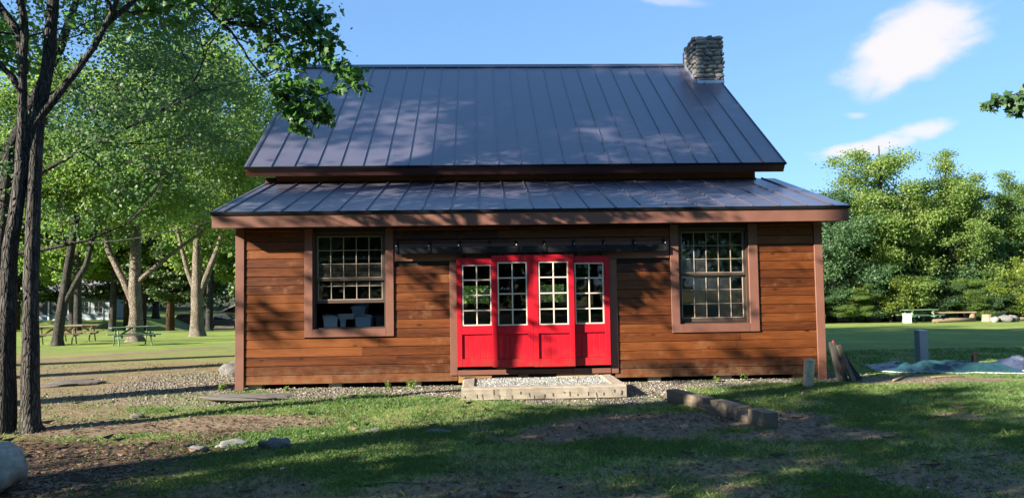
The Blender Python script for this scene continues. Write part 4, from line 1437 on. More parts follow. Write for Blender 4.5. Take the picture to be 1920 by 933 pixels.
def chips(pts, smin, smax, mat, name, amin=0.18, amax=0.6):
    n = len(pts)
    s = rng.uniform(smin, smax, n)
    a = rng.uniform(0, 2 * math.pi, n)
    asp = rng.uniform(amin, amax, n)
    c, sn = np.cos(a), np.sin(a)
    z0 = ter(pts[:, 0], pts[:, 1])
    tl = rng.uniform(-0.5, 0.5, (n, 2)) * s[:, None]
    cor = []
    for (u, v_) in ((-1, 0), (0, -1), (1, 0), (0, 1)):
        x = (u * c - v_ * asp * sn) * s / 2
        y = (u * sn + v_ * asp * c) * s / 2
        z = z0 + 0.006 + np.abs(u * tl[:, 0]) * 0.5 + (v_ * tl[:, 1]) * 0.35 * asp
        cor.append(np.stack([pts[:, 0] + x, pts[:, 1] + y, z], -1))
    v_ = np.stack(cor, 1).reshape(-1, 3)
    i = np.arange(n)[:, None] * 4
    return np_mesh(name, v_, np.concatenate([i + [0, 1, 2], i + [0, 2, 3]], 0), mat)


tag(put('leaf_litter', chips(gp, 0.02, 0.075, 'litter', 'leaf_litter')), 'dark wood chips and dead leaves under the maple', 'leaf litter', kind='stuff')

gp = scatter(1500, -7.2, 6.8, -7.4, -1.0, lambda p: 0.25 + 0.75 * zones(p[:, 0], p[:, 1])['mulch'])
tag(put('fallen_twigs', chips(gp, 0.05, 0.22, 'litter', 'fallen_twigs', 0.025, 0.06)), 'small broken twigs scattered over grass and soil', 'twigs', kind='stuff')
gp = scatter(26000, -7.0, 8.0, -7.2, -1.4, lambda p: grass_density(p) * sstep(fbm(p[:, 0], p[:, 1], 3.1, 83), 0.60, 0.74))
tag(put('grass_tufts', blades(gp, 0.035, 0.095, 0.004, 'grass_blade', 'grass_tufts', 0.8)), 'taller grass tufts standing out of the lawn', 'grass', kind='stuff')

# ------------------------------------------------------------------ trees
MAPLE = np.array([(0, 0), (0.16, -0.02), (0.42, 0.10), (0.30, 0.24), (0.52, 0.46), (0.28, 0.50), (0.16, 0.66), (0, 1.0),
                  (-0.16, 0.66), (-0.28, 0.50), (-0.52, 0.46), (-0.30, 0.24), (-0.42, 0.10), (-0.16, -0.02)])


def unit(a):
    return a / np.maximum(1e-9, np.linalg.norm(a, axis=-1, keepdims=True))


def leaves(name, pts, outw, size, mat, shape='oval', up=0.55, g=None):
    g = g or rng
    n = len(pts)
    nrm = unit(g.normal(0, 0.75, (n, 3)) + np.array([0, 0, up]) + 0.35 * outw)
    ax = unit(np.cross(nrm, g.normal(0, 1, (n, 3))))
    ax = unit(ax + np.array([0, 0, -0.25]))
    sd = unit(np.cross(nrm, ax))
    s = size * g.uniform(0.65, 1.25, n)
    if shape == 'maple':
        m_ = len(MAPLE)
        fold = -0.22 * np.abs(MAPLE[:, 0]) - 0.12 * MAPLE[:, 1] ** 2
        v_ = pts[:, None] + s[:, None, None] * (sd[:, None] * MAPLE[None, :, 0, None] + ax[:, None] * (MAPLE[None, :, 1, None]) + nrm[:, None] * fold[None, :, None])
        c = pts[:, None] + s[:, None, None] * ax[:, None] * 0.33
        v_ = np.concatenate([v_, c], 1)
        tl = np.array([(k_, (k_ + 1) % m_, m_) for k_ in range(m_)])
        nv = m_ + 1
    else:
        L, Wd = 1.0, 0.36
        o_ = np.array([(0, 0, 0), (-Wd, 0.42, -0.10), (0, L, -0.12), (Wd, 0.42, -0.10)])
        v_ = pts[:, None] + s[:, None, None] * (sd[:, None] * o_[None, :, 0, None] + ax[:, None] * o_[None, :, 1, None] + nrm[:, None] * o_[None, :, 2, None])
        tl = np.array([(0, 1, 2), (0, 2, 3)])
        nv = 4
    t_ = (tl[None] + (np.arange(n) * nv)[:, None, None]).reshape(-1, 3)
    return np_mesh(name, v_.reshape(-1, 3), t_, mat)


gp = scatter(900, -7.0, 6.8, -7.3, -1.0, lambda p: 0.35 * free(p))
tag(put('fallen_leaves', leaves('fallen_leaves', np.concatenate([gp, (ter(gp[:, 0], gp[:, 1]) + 0.02)[:, None]], 1), np.zeros((len(gp), 3)), 0.048, 'litter', 'maple', 2.6)), 'curled brown maple leaves lying on the grass', 'leaf litter', kind='stuff')


def clump_points(cl, per, g, spread=0.30, flat=0.55):
    """leaf positions: each clump is a handful of flattened sprays"""
    P, O = [], []
    for (c, r) in cl:
        ns = 7 + int(r * 5)
        d = unit(g.normal(0, 1, (ns, 3)))
        sc = c + d * r * (g.random((ns, 1)) ** 0.45) * np.array([1, 1, 0.72])
        k_ = max(4, int(per * r * max(r, 0.45) / ns))
        for q_ in range(ns):
            rr = r * spread * g.uniform(0.7, 1.4)
            p = sc[q_] + g.normal(0, 1, (k_, 3)) * np.array([rr, rr, rr * flat])
            P.append(p)
            O.append(np.repeat(unit(sc[q_] - c)[None], k_, 0))
    return np.concatenate(P), np.concatenate(O)


def limbs(mb, trunk_nodes, cl, g, thick=0.012, n=5, up=0.15):
    """a bough from the skeleton to each clump"""
    nodes = [(np.array(p, float), r) for p, r in trunk_nodes]
    order = sorted(cl, key=lambda q_: np.linalg.norm(q_[0] - nodes[len(trunk_nodes) // 2][0]))
    for (c, r) in order:
        best, bd = None, 1e9
        for p, rad in nodes:
            d = np.linalg.norm(c - p)
            pen = d + 1.6 * max(0, p[2] - c[2] + 0.25 * d)
            if rad < 0.016:
                pen += 1.5
            if pen < bd:
                best, bd = (p, rad), pen
        p, rad = best
        L = np.linalg.norm(c - p)
        r0 = min(rad * 0.72, 0.012 + thick * L * 1.6)
        side = g.normal(0, 0.10 * L, 3)
        side[2] = abs(side[2]) * 0.5 - up * L * 0.5
        pts, rr = [], []
        m_ = 6
        for i in range(m_ + 1):
            f = i / m_
            q_ = p * (1 - f) + c * f + side * math.sin(math.pi * f) * 0.8 + g.normal(0, 0.015 * L, 3) * (0 < f < 1)
            pts.append(q_)
            rr.append(r0 * (1 - f) ** 0.8 + 0.006)
        mb.tube(pts, rr, n, False)
        for q_, r_ in zip(pts[1:], rr[1:]):
            nodes.append((q_, r_))
        # twigs into the clump
        for _ in range(3):
            e = c + unit(g.normal(0, 1, 3)) * r * 0.85
            mb.tube([pts[-2], (pts[-2] + e) / 2 + g.normal(0, .05 * r, 3), e], [r0 * 0.25 + 0.005, 0.007, 0.003], 4, False)
    return nodes


def crown_clumps(c, rx, ry, rz, n, rmin, rmax, g, shape=1.0, low=-1.0):
    out = []
    while len(out) < n:
        d = unit(g.normal(0, 1, 3))
        f = g.random() ** 0.38
        if d[2] * f < low:
            continue
        t_ = (d[2] * f + 1) / 2
        w_ = 1.0 if shape == 1.0 else (1.25 - shape * t_)
        out.append((np.array(c) + np.array([d[0] * rx * f * w_, d[1] * ry * f * w_, d[2] * rz * f]), g.uniform(rmin, rmax)))
    return out


def tree(name, label, base, stems, cl, per, size, leafm, barkm, seed, shape='oval', group=None, thick=0.012, rz=0.0, cat='tree', nseg=12, spread=0.30, flat=0.55):
    """stems: list of (points, radii) relative to the base; cl: clumps relative to the base"""
    g = np.random.default_rng(seed)
    root = thing(name, label, cat, base, rz, group)
    mb = MB()
    nodes = []
    for pts, rad in stems:
        # smooth the stem with extra points
        P, Q = [], []
        for i in range(len(pts) - 1):
            for k_ in range(4):
                f = k_ / 4
                P.append(np.array(pts[i]) * (1 - f) + np.array(pts[i + 1]) * f + g.normal(0, 0.004, 3))
                Q.append((rad[i] * (1 - f) + rad[i + 1] * f) * (1 + g.normal(0, 0.03)))
        P.append(np.array(pts[-1]))
        Q.append(rad[-1])
        mb.tube(P, Q, nseg)
        m_ = len(P)
        nodes += [(p, r) for p, r in zip(P[m_ // 3:], Q[m_ // 3:])]
    limbs(mb, nodes, cl, g, thick)
    put('trunk', mb.mesh('trunk', barkm, True, False), root)
    P, O = clump_points(cl, per, g, spread, flat)
    put('crown', leaves('crown', P, O, size, leafm, shape, g=g), root)
    return root


def copy_tree(src, loc, rz, sc, label, group=None):
    o = src.copy()
    COL.objects.link(o)
    o.location = loc
    o.rotation_euler = (0, 0, rz)
    o.scale = (sc, sc, sc) if not hasattr(sc, '__len__') else sc
    o['label'] = label
    if group:
        o['group'] = group
    for ch in list(src.children):
        c = ch.copy()
        COL.objects.link(c)
        c.parent = o
    return o


G = np.random.default_rng(5)

# --- the double-stemmed maple at the left edge
B = np.array([-6.33, -3.30, zt(-6.33, -3.3)])


def rel(*pts):
    return [tuple(np.array(p) - B) for p in pts]


stA = (rel((-6.20, -3.30, -0.12), (-6.215, -3.30, 0.12), (-6.235, -3.30, 1.3), (-6.246, -3.28, 2.16), (-6.235, -3.25, 3.6), (-6.13, -3.2, 4.5), (-6.12, -3.15, 5.3), (-6.0, -3.0, 7.5), (-5.8, -2.8, 9.5)),
       [0.17, 0.112, 0.088, 0.082, 0.078, 0.072, 0.066, 0.045, 0.03])
stB = (rel((-6.52, -3.34, -0.12), (-6.51, -3.33, 0.15), (-6.50, -3.33, 1.3), (-6.47, -3.32, 2.16), (-6.33, -3.3, 3.45), (-6.16, -3.28, 3.78), (-5.95, -3.22, 4.1), (-5.61, -3.15, 4.65), (-5.43, -3.1, 5.1), (-4.9, -2.9, 6.6)),
       [0.18, 0.130, 0.100, 0.085, 0.060, 0.050, 0.042, 0.034, 0.028, 0.02])
stC = (rel((-6.40, -3.30, 2.9), (-6.338, -3.36, 3.75), (-6.33, -3.38, 4.2), (-6.31, -3.40, 4.8), (-6.33, -3.5, 5.4), (-6.5, -3.9, 7.2)), [0.06, 0.052, 0.046, 0.042, 0.038, 0.02])
stD = (rel((-6.33, -3.36, 4.25), (-6.375, -3.38, 4.72), (-6.70, -3.4, 5.2), (-7.4, -3.5, 6.2)), [0.05, 0.045, 0.04, 0.02])
stE = (rel((-6.36, -3.34, 4.0), (-6.43, -3.4, 4.2), (-6.68, -3.5, 4.47), (-7.3, -3.7, 4.9)), [0.04, 0.036, 0.03, 0.012])
# the long bough that hangs in front of the roof
stF = (rel((-5.50, -3.10, 4.95), (-5.10, -2.8, 5.55), (-4.65, -2.55, 5.50), (-4.19, -2.5, 5.10), (-3.84, -2.5, 4.56), (-3.42, -2.5, 4.13), (-3.02, -2.5, 3.85)),
       [0.035, 0.026, 0.020, 0.015, 0.012, 0.009, 0.005])
stG = (rel((-5.10, -2.8, 5.55), (-4.3, -2.45, 5.75), (-3.5, -2.4, 5.35), (-3.0, -2.4, 4.85), (-2.55, -2.4, 4.45)), [0.024, 0.02, 0.014, 0.009, 0.004])
hang = [((-3.62, -2.45, 5.45), .36), ((-3.25, -2.40, 5.45), .30), ((-3.45, -2.5, 5.10), .30), ((-3.15, -2.40, 5.05), .26), ((-3.0, -2.4, 4.82), .24),
        ((-2.80, -2.4, 4.62), .20), ((-2.62, -2.4, 4.48), .15), ((-2.48, -2.42, 4.36), .10), ((-3.3, -2.42, 4.78), .22), ((-3.62, -2.42, 4.85), .24),
        ((-3.42, -2.5, 4.22), .17), ((-3.22, -2.5, 4.10), .17), ((-3.02, -2.5, 4.02), .16), ((-3.36, -2.5, 3.92), .14), ((-3.28, -2.5, 3.78), .10),
        ((-3.50, -2.5, 4.40), .15), ((-3.9, -2.5, 5.3), .33), ((-4.3, -2.5, 5.5), .38), ((-2.98, -2.45, 5.35), .20), ((-2.72, -2.42, 4.30), .09),
        ((-3.05, -2.45, 5.2), .24), ((-2.85, -2.45, 4.95), .20), ((-3.5, -2.45, 4.65), .2), ((-3.75, -2.45, 5.15), .3), ((-3.1, -2.5, 4.35), .12), ((-3.15, -2.5, 3.9), .13), ((-3.45, -2.5, 4.05), .13),
        ((-3.1, -2.5, 4.15), .2), ((-3.3, -2.5, 4.3), .2), ((-2.95, -2.5, 3.92), .16), ((-3.2, -2.5, 3.72), .1), ((-3.55, -2.5, 4.2), .13), ((-3.35, -2.5, 4.0), .18), ((-2.55, -2.42, 4.55), .12)]
cl = [(np.array(c) - B, r) for c, r in hang]
g1 = np.random.default_rng(77)
for _ in range(34):
    c = np.array([g1.uniform(-8.6, -4.4), g1.uniform(-4.4, -0.6), g1.uniform(5.15, 6.6)])
    cl.append((c - B, g1.uniform(0.4, 0.65)))
cl += [(c, r) for c, r in crown_clumps(np.array([-6.2, -2.6, 8.6]) - B, 3.2, 2.8, 2.2, 14, 0.5, 0.85, g1)]
tree('maple_tree', 'double-stemmed maple at the left edge, a leafy bough hanging before the roof', tuple(B),
     [stA, stB, stC, stD, stE, stF, stG], cl, 620, 0.105, 'leaf_maple', 'bark_maple', 31, 'maple', thick=0.010, nseg=14, spread=0.33)

# --- maple just out of frame at the right: only a leafy tip reaches into the picture
B2 = np.array([8.6, -6.4, zt(8.6, -6.4)])
tips = [((4.42, -5.0, 3.42), .06), ((4.55, -5.0, 3.46), .08), ((4.70, -5.0, 3.48), .09), ((4.66, -5.0, 3.35), .06), ((4.86, -5.0, 3.50), .14), ((5.1, -5.05, 3.55), .22), ((5.5, -5.1, 3.7), .3), ((6.0, -5.2, 3.9), .4)]
cl = [(np.array(c) - B2, r) for c, r in tips] + [(c, r) for c, r in crown_clumps((0.3, 0.0, 7.2), 3.0, 3.0, 2.6, 36, 0.55, 0.9, g1)]
tree('maple_tree', 'maple off the right edge, one leafy branch tip reaching into the sky', tuple(B2),
     [([(0, 0, -.1), (0.05, 0.05, 1.5), (0.0, 0.1, 3.6), (0.2, 0.1, 6.0), (0.3, 0.1, 8.5)], [0.24, 0.17, 0.14, 0.10, 0.03]),
      ([(0.0, 0.1, 3.0), (-1.6, 0.7, 3.75), (-2.9, 1.2, 3.85), (-3.6, 1.35, 3.55), (-4.1, 1.4, 3.44)], [0.06, 0.04, 0.022, 0.010, 0.004])],
     cl, 760, 0.085, 'leaf_dark', 'bark_maple', 32, 'maple', thick=0.010, spread=0.42)

# --- trees on the left lawn
# shaded tree whose crown fills the picture left of the roof
b = (-12.0, 5.2)
cl = crown_clumps((2.5, 0.8, 7.6), 4.6, 3.6, 4.4, 58, 0.75, 1.25, np.random.default_rng(3), low=-0.85)
cl += [(np.array(c), r) for c, r in (((3.0, 0.5, 3.6), .8), ((4.3, 1.2, 4.3), .8), ((1.4, 0.0, 3.4), .8), ((0.3, 0.2, 3.9), .9), ((5.3, 1.0, 5.6), .8))]
tree('shade_tree', 'leafy tree in shade whose crown fills the view left of the roof', (*b, zt(*b)),
     [([(0, 0, -.1), (0.0, 0, 1.2), (0.02, 0.1, 3.0), (0.1, 0.2, 5.0), (1.0, 0.6, 7.6), (1.8, 0.8, 10.5)], [0.30, 0.22, 0.19, 0.15, 0.10, 0.03]),
      ([(0.05, 0.1, 4.0), (1.6, 0.4, 5.0), (3.2, 0.8, 6.0), (4.6, 1.0, 6.8)], [0.055, 0.042, 0.03, 0.015])],
     cl, 400, 0.098, 'leaf_dark', 'bark_maple', 33, thick=0.007)

b = (-15.95, 20.8)
cl = crown_clumps((0.3, 0, 8.8), 5.4, 5.0, 5.2, 60, 0.9, 1.5, np.random.default_rng(8), low=-0.72)
tree('lawn_maple', 'thick pale maple behind the green picnic table on the sunny lawn', (*b, zt(*b)),
     [([(0, 0, -.1), (0, 0, 0.25), (0.03, 0, 1.2), (-0.05, 0, 2.2), (-0.02, 0, 4.2), (-0.05, 0.1, 7.0), (0.2, 0, 11.5)], [0.48, 0.33, 0.27, 0.255, 0.21, 0.15, 0.05]),
      ([(-0.12, 0, 1.75), (-0.55, 0, 2.7), (-1.25, 0.1, 4.0), (-1.7, 0.2, 6.5)], [0.17, 0.145, 0.12, 0.06]),
      ([(0.1, -0.05, 2.6), (1.7, -0.1, 3.9), (3.0, -0.2, 4.8), (4.0, -0.2, 5.4)], [0.11, 0.085, 0.06, 0.03])],
     cl, 560, 0.15, 'leaf_field', 'bark_pale', 34, group='maples on the sunny lawn')
b = (-15.85, 27.6)
cl = crown_clumps((0.6, 0, 9.4), 5.2, 5.0, 5.6, 60, 0.9, 1.5, np.random.default_rng(9), low=-0.75)
tree('lawn_maple', 'thick pale maple with forked trunk in front of the parked pickup', (*b, zt(*b)),
     [([(0, 0, -.1), (0, 0, 0.25), (0.0, 0, 1.2), (-0.02, 0, 2.3), (-0.05, 0, 4.6), (0.1, 0.1, 8.0), (0.3, 0, 12.0)], [0.58, 0.40, 0.31, 0.30, 0.19, 0.13, 0.05]),
      ([(0.05, 0, 2.1), (0.5, 0, 3.2), (1.0, 0.1, 4.6), (1.6, 0.2, 7.0)], [0.20, 0.165, 0.13, 0.06]),
      ([(-0.1, 0, 2.4), (-0.55, 0, 3.5), (-0.9, 0, 4.9), (-1.4, 0, 7.0)], [0.16, 0.13, 0.10, 0.05])],
     cl, 540, 0.16, 'leaf_field', 'bark_pale', 35, group='maples on the sunny lawn')
b = (-17.44, 17.5)
cl = crown_clumps((0.4, 0, 7.6), 3.6, 3.6, 3.9, 40, 0.8, 1.3, np.random.default_rng(10), low=-0.7)
tree('leaning_tree', 'slender leaning forked tree beside the tan picnic tables', (*b, zt(*b)),
     [([(0, 0, -.1), (0.03, 0, 0.3), (0.16, 0, 1.5), (0.38, 0, 3.1), (0.6, 0, 4.5), (0.9, 0.1, 7.0), (1.0, 0.1, 9.6)], [0.28, 0.20, 0.17, 0.15, 0.13, 0.08, 0.03]),
      ([(0.22, 0, 1.55), (0.55, 0, 2.2), (1.05, 0, 3.1), (1.25, 0, 3.9), (1.8, 0, 6.0)], [0.12, 0.11, 0.10, 0.09, 0.03])],
     cl, 680, 0.14, 'leaf_field', 'bark_maple', 36)

# --- three prototypes for the background: round, tall and loose crowns
def proto(name, label, h, cr, cb, n, per, size, leafm, seed, shape=0.45, group=None, loc=(0, 0), bark='bark_maple', rz=0.0):
    g_ = np.random.default_rng(seed)
    czm = (h + cb) / 2
    cl_ = crown_clumps((0, 0, czm), cr, cr, (h - cb) / 2, n, cr * 0.13, cr * 0.31, g_, shape)
    return tree(name, label, (*loc, zt(*loc)), [([(0, 0, -.2), (0.02, 0, 0.4), (0.1, 0, h * 0.3), (0.05, 0.1, h * 0.6), (0, 0, h * 0.95)], [h * .026, h * .019, h * .016, h * .010, h * .003])],
                cl_, per, size, leafm, bark, seed, group=group, nseg=9, spread=0.36)


RG = 'broadleaf trees along the far edge of the field'
pa = proto('field_tree', 'tallest rounded tree at the field edge, right of the porch roof', 11.6, 3.5, 0.5, 66, 1250, 0.14, 'leaf_field', 51, 0.55, RG, (24.2, 33.2))
pb = proto('field_tree', 'pointed bright tree at the field edge behind the log seats', 11.0, 2.8, 0.4, 66, 1300, 0.12, 'leaf_field', 52, 0.85, RG, (28.3, 33.0))
pc = proto('field_tree', 'dark lower tree at the field edge beside the cabin corner', 8.6, 3.0, 0.2, 60, 1300, 0.15, 'leaf_dark', 53, 0.5, RG, (20.6, 32.6))
zc = lambda x, y: (x, y, zt(x, y))
copy_tree(pb, zc(32.8, 33.6), 2.1, 0.88, 'slightly lower pointed tree at the right edge of the field')
copy_tree(pc, zc(30.4, 35.4), 1.3, 1.08, 'dark tree half hidden between the two pointed field trees')
copy_tree(pa, zc(36.5, 35.0), 4.0, 0.85, 'rounded tree at the very right end of the field edge')
copy_tree(pc, zc(26.2, 36.0), 3.1, 1.05, 'dark tree behind the gap beside the tallest field tree')
copy_tree(pa, zc(18.2, 38.5), 5.0, 0.80, 'tree top just showing over the right end of the porch roof')
copy_tree(pc, zc(22.6, 37.5), 2.2, 1.0, 'dark tree behind the tallest rounded field tree')
copy_tree(pb, zc(16.6, 35.0), 0.7, 0.80, 'low pointed tree hidden mostly by the cabin corner')
yb = proto('yellow_bush', 'bright yellow-green bush low at the right edge of the field', 4.2, 1.7, 0.2, 34, 1300, 0.11, 'leaf_yellow', 54, 0.4, None, (29.8, 28.2))
proto('yellow_sapling', 'small sunlit yellowish sapling before the dark field trees', 2.9, 1.5, 0.3, 26, 1000, 0.10, 'leaf_yellow', 55, 0.3, None, (23.4, 31.2))

for i, (x, y, k_) in enumerate(((17.6, 31.6, .30), (19.2, 31.9, .36), (21.3, 31.5, .28), (22.4, 32.2, .38), (25.2, 31.9, .34), (26.6, 32.3, .40), (28.6, 31.8, .30), (30.2, 32.4, .38), (32.0, 31.9, .33), (34.0, 32.3, .40))):
    o = copy_tree(pc if i % 2 else pa, zc(x, y), i * 1.1, (k_ * 1.5, k_ * 1.5, k_ * (1.0 if i % 2 else 0.8)), ('first', 'second', 'third', 'fourth', 'fifth', 'sixth', 'seventh', 'eighth', 'ninth', 'tenth')[i] + ' low leafy shrub from the cabin corner, under the field trees', 'shrubs under the field trees')
    o.name, o['category'] = 'edge_shrub', 'shrub'

# trees behind the cabin, seen through its windows and over the lawn
BG = 'trees behind the cabin'
copy_tree(pa, zc(-3.5, 27.0), 0.5, 0.62, 'tree behind the cabin seen through the left door panes', BG)
copy_tree(pb, zc(2.2, 26.0), 1.5, 0.62, 'tree behind the cabin seen through the right door panes', BG)
copy_tree(pa, zc(8.5, 30.0), 2.5, 0.68, 'low tree hidden behind the cabin on its right', BG)

# far left: lawn-edge trees, pines and woods
LG = 'trees at the far edge of the left lawn'
fa = proto('edge_tree', 'straight tree in front of the grey cottage, left of the thick maple', 15.5, 4.4, 4.0, 50, 520, 0.30, 'leaf_field', 56, 0.3, LG, (-31.8, 51.5))
copy_tree(fa, zc(-30.4, 54.0), 1.2, 0.95, 'straight tree just right of the cottage windows')
copy_tree(fa, zc(-35.3, 52.0), 2.6, 1.0, 'straight tree at the left end of the grey cottage')
copy_tree(fa, zc(-40.0, 50.0), 3.9, 1.05, 'tree at the far left behind the maple stems')
copy_tree(fa, zc(-24.5, 62.0), 4.4, 1.1, 'tall tree behind the pale forked maple')
copy_tree(fa, zc(-37.0, 72.0), 5.2, 1.2, 'tall tree rising behind the grey cottage roof')
copy_tree(fa, zc(-21.5, 45.0), 0.4, 0.9, 'tree on the lawn hidden partly by the cabin corner')
copy_tree(fa, zc(-27.5, 38.0), 2.0, 0.85, 'lawn tree left of the thick maple crowns')


def pine(name, label, loc, h, seed, lowest, rad, group=None):
    g_ = np.random.default_rng(seed)
    root = thing(name, label, 'pine tree', (*loc, zt(*loc)), 0, group)
    mb = MB()
    mb.tube([(0, 0, -.2), (0, 0, h * .3), (0.05, 0, h * .7), (0, 0, h)], [h * .022, h * .018, h * .010, .02], 9)
    P, O = [], []
    z_ = lowest
    while z_ < h - 0.4:
        f = (h - z_) / (h - lowest)
        L = rad * (0.25 + 0.75 * f) * g_.uniform(0.75, 1.1)
        for k_ in range(5):
            a = g_.uniform(0, 2 * math.pi)
            e = np.array([math.cos(a) * L, math.sin(a) * L, z_ + L * g_.uniform(0.0, 0.25)])
            s_ = np.array([0, 0, z_])
            mb.tube([s_, s_ * .5 + e * .5 + np.array([0, 0, -.05 * L]), e], [.05 * f + .02, .03, .01], 5, False)
            nb = int(70 * L)
            tt = g_.uniform(0.25, 1.0, nb)[:, None]
            c_ = s_ * (1 - tt) + e * tt + g_.normal(0, 1, (nb, 3)) * np.array([.30, .30, .12]) * (0.4 + L * .18)
            P.append(c_)
            O.append(np.tile(np.array([math.cos(a), math.sin(a), .4]), (nb, 1)))
        z_ += h * 0.035 * g_.uniform(.8, 1.3)
    put('trunk', mb.mesh('trunk', 'bark_pine', True, False), root)
    put('crown', leaves('crown', np.concatenate(P), np.concatenate(O), 0.30, 'needle_pine', 'oval', 0.8, g_), root)
    return root


PG = 'pines at the left lawn edge'
p1 = pine('pine_tree', 'pine with low drooping boughs between the two thick maples', (-26.8, 51.0), 16.0, 61, 2.6, 4.2, PG)
copy_tree(p1, zc(-34.5, 60.0), 2.0, 1.05, 'pine in front of the right end of the grey cottage')
copy_tree(p1, zc(-43.0, 57.0), 1.0, 1.1, 'pine at the far left edge behind the maple stems')
copy_tree(p1, zc(-30.5, 93.0), 3.0, 1.2, 'dark pine behind the brown gabled cabin')
copy_tree(p1, zc(-21.0, 70.0), 4.0, 1.1, 'pine behind the pickup, next to the cabin corner')

# trees outside the picture on the sunny side; their shade falls on roof and grass
SG = 'grove left of the camera, out of the picture'
UH = np.array([-0.883, -0.469])
VH = np.array([0.469, -0.883])


def sp(s, v_):
    p = UH * s + VH * v_
    return (float(p[0]), float(p[1]))


sa = proto('grove_tree', 'tall grove tree out of frame whose shade dapples the cabin roof', 21.5, 4.6, 13.2, 42, 370, 0.22, 'leaf_maple', 71, 0.2, SG, sp(20, -7.0))
sb = proto('grove_shrub_tree', 'low spreading tree left of the camera shading the near grass', 8.5, 3.2, 1.6, 38, 400, 0.18, 'leaf_maple', 72, 0.2, SG, sp(12.5, 7.3))
sc = proto('grove_sapling', 'thin young tree out of frame whose shade streaks the front wall', 10.0, 1.9, 5.4, 15, 420, 0.15, 'leaf_maple', 73, 0.2, SG, sp(15.0, -3.0))
for i, (s_, v_, k_) in enumerate(((18.5, -2.9, 1.0), (19.0, 3.0, 1.03), (24.0, -10.5, 1.05))):
    x, y = sp(s_, v_)
    copy_tree(sa, (x, y, 0), i * 1.3, k_, 'tall grove tree out of frame whose shade dapples the cabin roof')
for i, (s_, v_, k_) in enumerate(((16.0, 11.5, 1.1), (20.0, 7.5, 1.25), (24.0, 13.0, 1.4), (19.0, 5.6, 0.9), (14.0, 5.4, 0.95))):
    x, y = sp(s_, v_)
    copy_tree(sb, (x, y, 0), i * 1.7, k_, 'low spreading tree left of the camera shading the near grass')
for i, (s_, v_, k_) in enumerate(((14.0, 3.0, 0.9),)):
    x, y = sp(s_, v_)
    copy_tree(sc, (x, y, 0), i * 1.7 + 1, k_, 'thin young tree out of frame whose shade streaks the front wall')
# the clearing is ringed by trees behind the camera too
for i, dg in enumerate(range(192, 372, 8)):
    r_ = 39.0 + 4.0 * math.sin(i * 2.3)
    x, y = r_ * math.cos(R(dg)), r_ * math.sin(R(dg))
    copy_tree(sb, (x, y, 0), i * 0.9, (1.7, 1.7, 1.45 + 0.12 * math.sin(i * 1.7)), 'tree in the row behind the camera, out of the picture', 'trees behind the camera')

# far woods that read as one mass
def woods(name, label, spots, leafm, seed, size=0.42):
    g_ = np.random.default_rng(seed)
    P, O = [], []
    for (x, y, h, r) in spots:
        z0 = zt(x, y)
        n = int(210 * r)
        d = unit(g_.normal(0, 1, (n, 3)))
        f = g_.random((n, 1)) ** 0.4
        prof = np.array([r, r, h / 2])
        P.append(np.array([x, y, z0 + h / 2]) + d * f * prof + g_.normal(0, 0.25, (n, 3)))
        O.append(d)
    return tag(put(name, leaves(name, np.concatenate(P), np.concatenate(O), size, leafm, 'oval', 0.5, g_)), label, 'woods', kind='stuff')


gw = np.random.default_rng(91)
spots = [(gw.uniform(13, 62), gw.uniform(39, 52), gw.uniform(6.5, 9.0), gw.uniform(1.9, 2.8)) for _ in range(90)]
woods('far_woods', 'dark woods behind the trees at the far edge of the field', spots, 'leaf_dark', 92, 0.36)
spots = [(gw.uniform(-85, -16), gw.uniform(96, 120), gw.uniform(12, 17), gw.uniform(3.5, 5.0)) for _ in range(75)]
spots += [(gw.uniform(-85, -52), gw.uniform(50, 95), gw.uniform(12, 17), gw.uniform(3.0, 5.0)) for _ in range(30)]
woods('far_woods', 'dark woods behind the cottage and the parked cars', spots, 'leaf_dark', 93, 0.55)
spots = [(gw.uniform(-16, 14), gw.uniform(40, 60), gw.uniform(6, 8), gw.uniform(2.4, 3.5)) for _ in range(40)]
woods('far_woods', 'woods beyond the lawn behind the cabin', spots, 'leaf_field', 94, 0.40)
spots = []
for k_ in range(110):
    a_, r_ = R(gw.uniform(188, 378)), gw.uniform(47, 62)
    spots.append((r_ * math.cos(a_), r_ * math.sin(a_), gw.uniform(9, 12.5), gw.uniform(3.0, 4.2)))
woods('far_woods', 'woods ringing the clearing behind the camera, out of the picture', spots, 'leaf_dark', 95, 0.55)


# small weeds by the wall
def weed(label, loc, h, seed, n=26):
    g_ = np.random.default_rng(seed)
    root = thing('weed_plant', label, 'plant', (*loc, zt(*loc)), 0)
    mb = MB()
    P, O = [], []
    for k_ in range(4):
        e = np.array([g_.normal(0, h * .35), g_.normal(0, h * .35), h * g_.uniform(.6, 1)])
        mb.tube([(0, 0, 0), e * .5 + np.array([0, 0, h * .1]), e], [.003, .0025, .0015], 5, False)
        t_ = g_.uniform(.3, 1, (n // 4, 1))
        P.append(e * t_ + g_.normal(0, h * .12, (n // 4, 3)))
        O.append(np.tile(unit(e), (n // 4, 1)))
    put('stem', mb.mesh('stem', 'leaf_maple', True, False), root)
    put('foliage', leaves('foliage', np.abs(np.concatenate(P)) * np.sign(np.concatenate(P)), np.concatenate(O), 0.045, 'leaf_field', 'oval', .7, g_), root)


weed('leafy weed under the right window at the foot of the wall', (2.95, -0.28), 0.13, 1)
weed('small weed right of the leafy one at the wall foot', (3.45, -0.20), 0.16, 2)
weed('broad weed patch at the wall foot left of the step', (-2.05, -0.22), 0.14, 3, 90)
weed('low weed in the gravel left of the broad weed patch', (-2.4, -0.26), 0.11, 4, 60)
weed('sparse weed below the left cabin window', (-4.0, -0.25), 0.10, 5, 40)
weed('tuft of weeds beside the flat slab at the left corner', (-5.15, 0.0), 0.12, 6, 60)


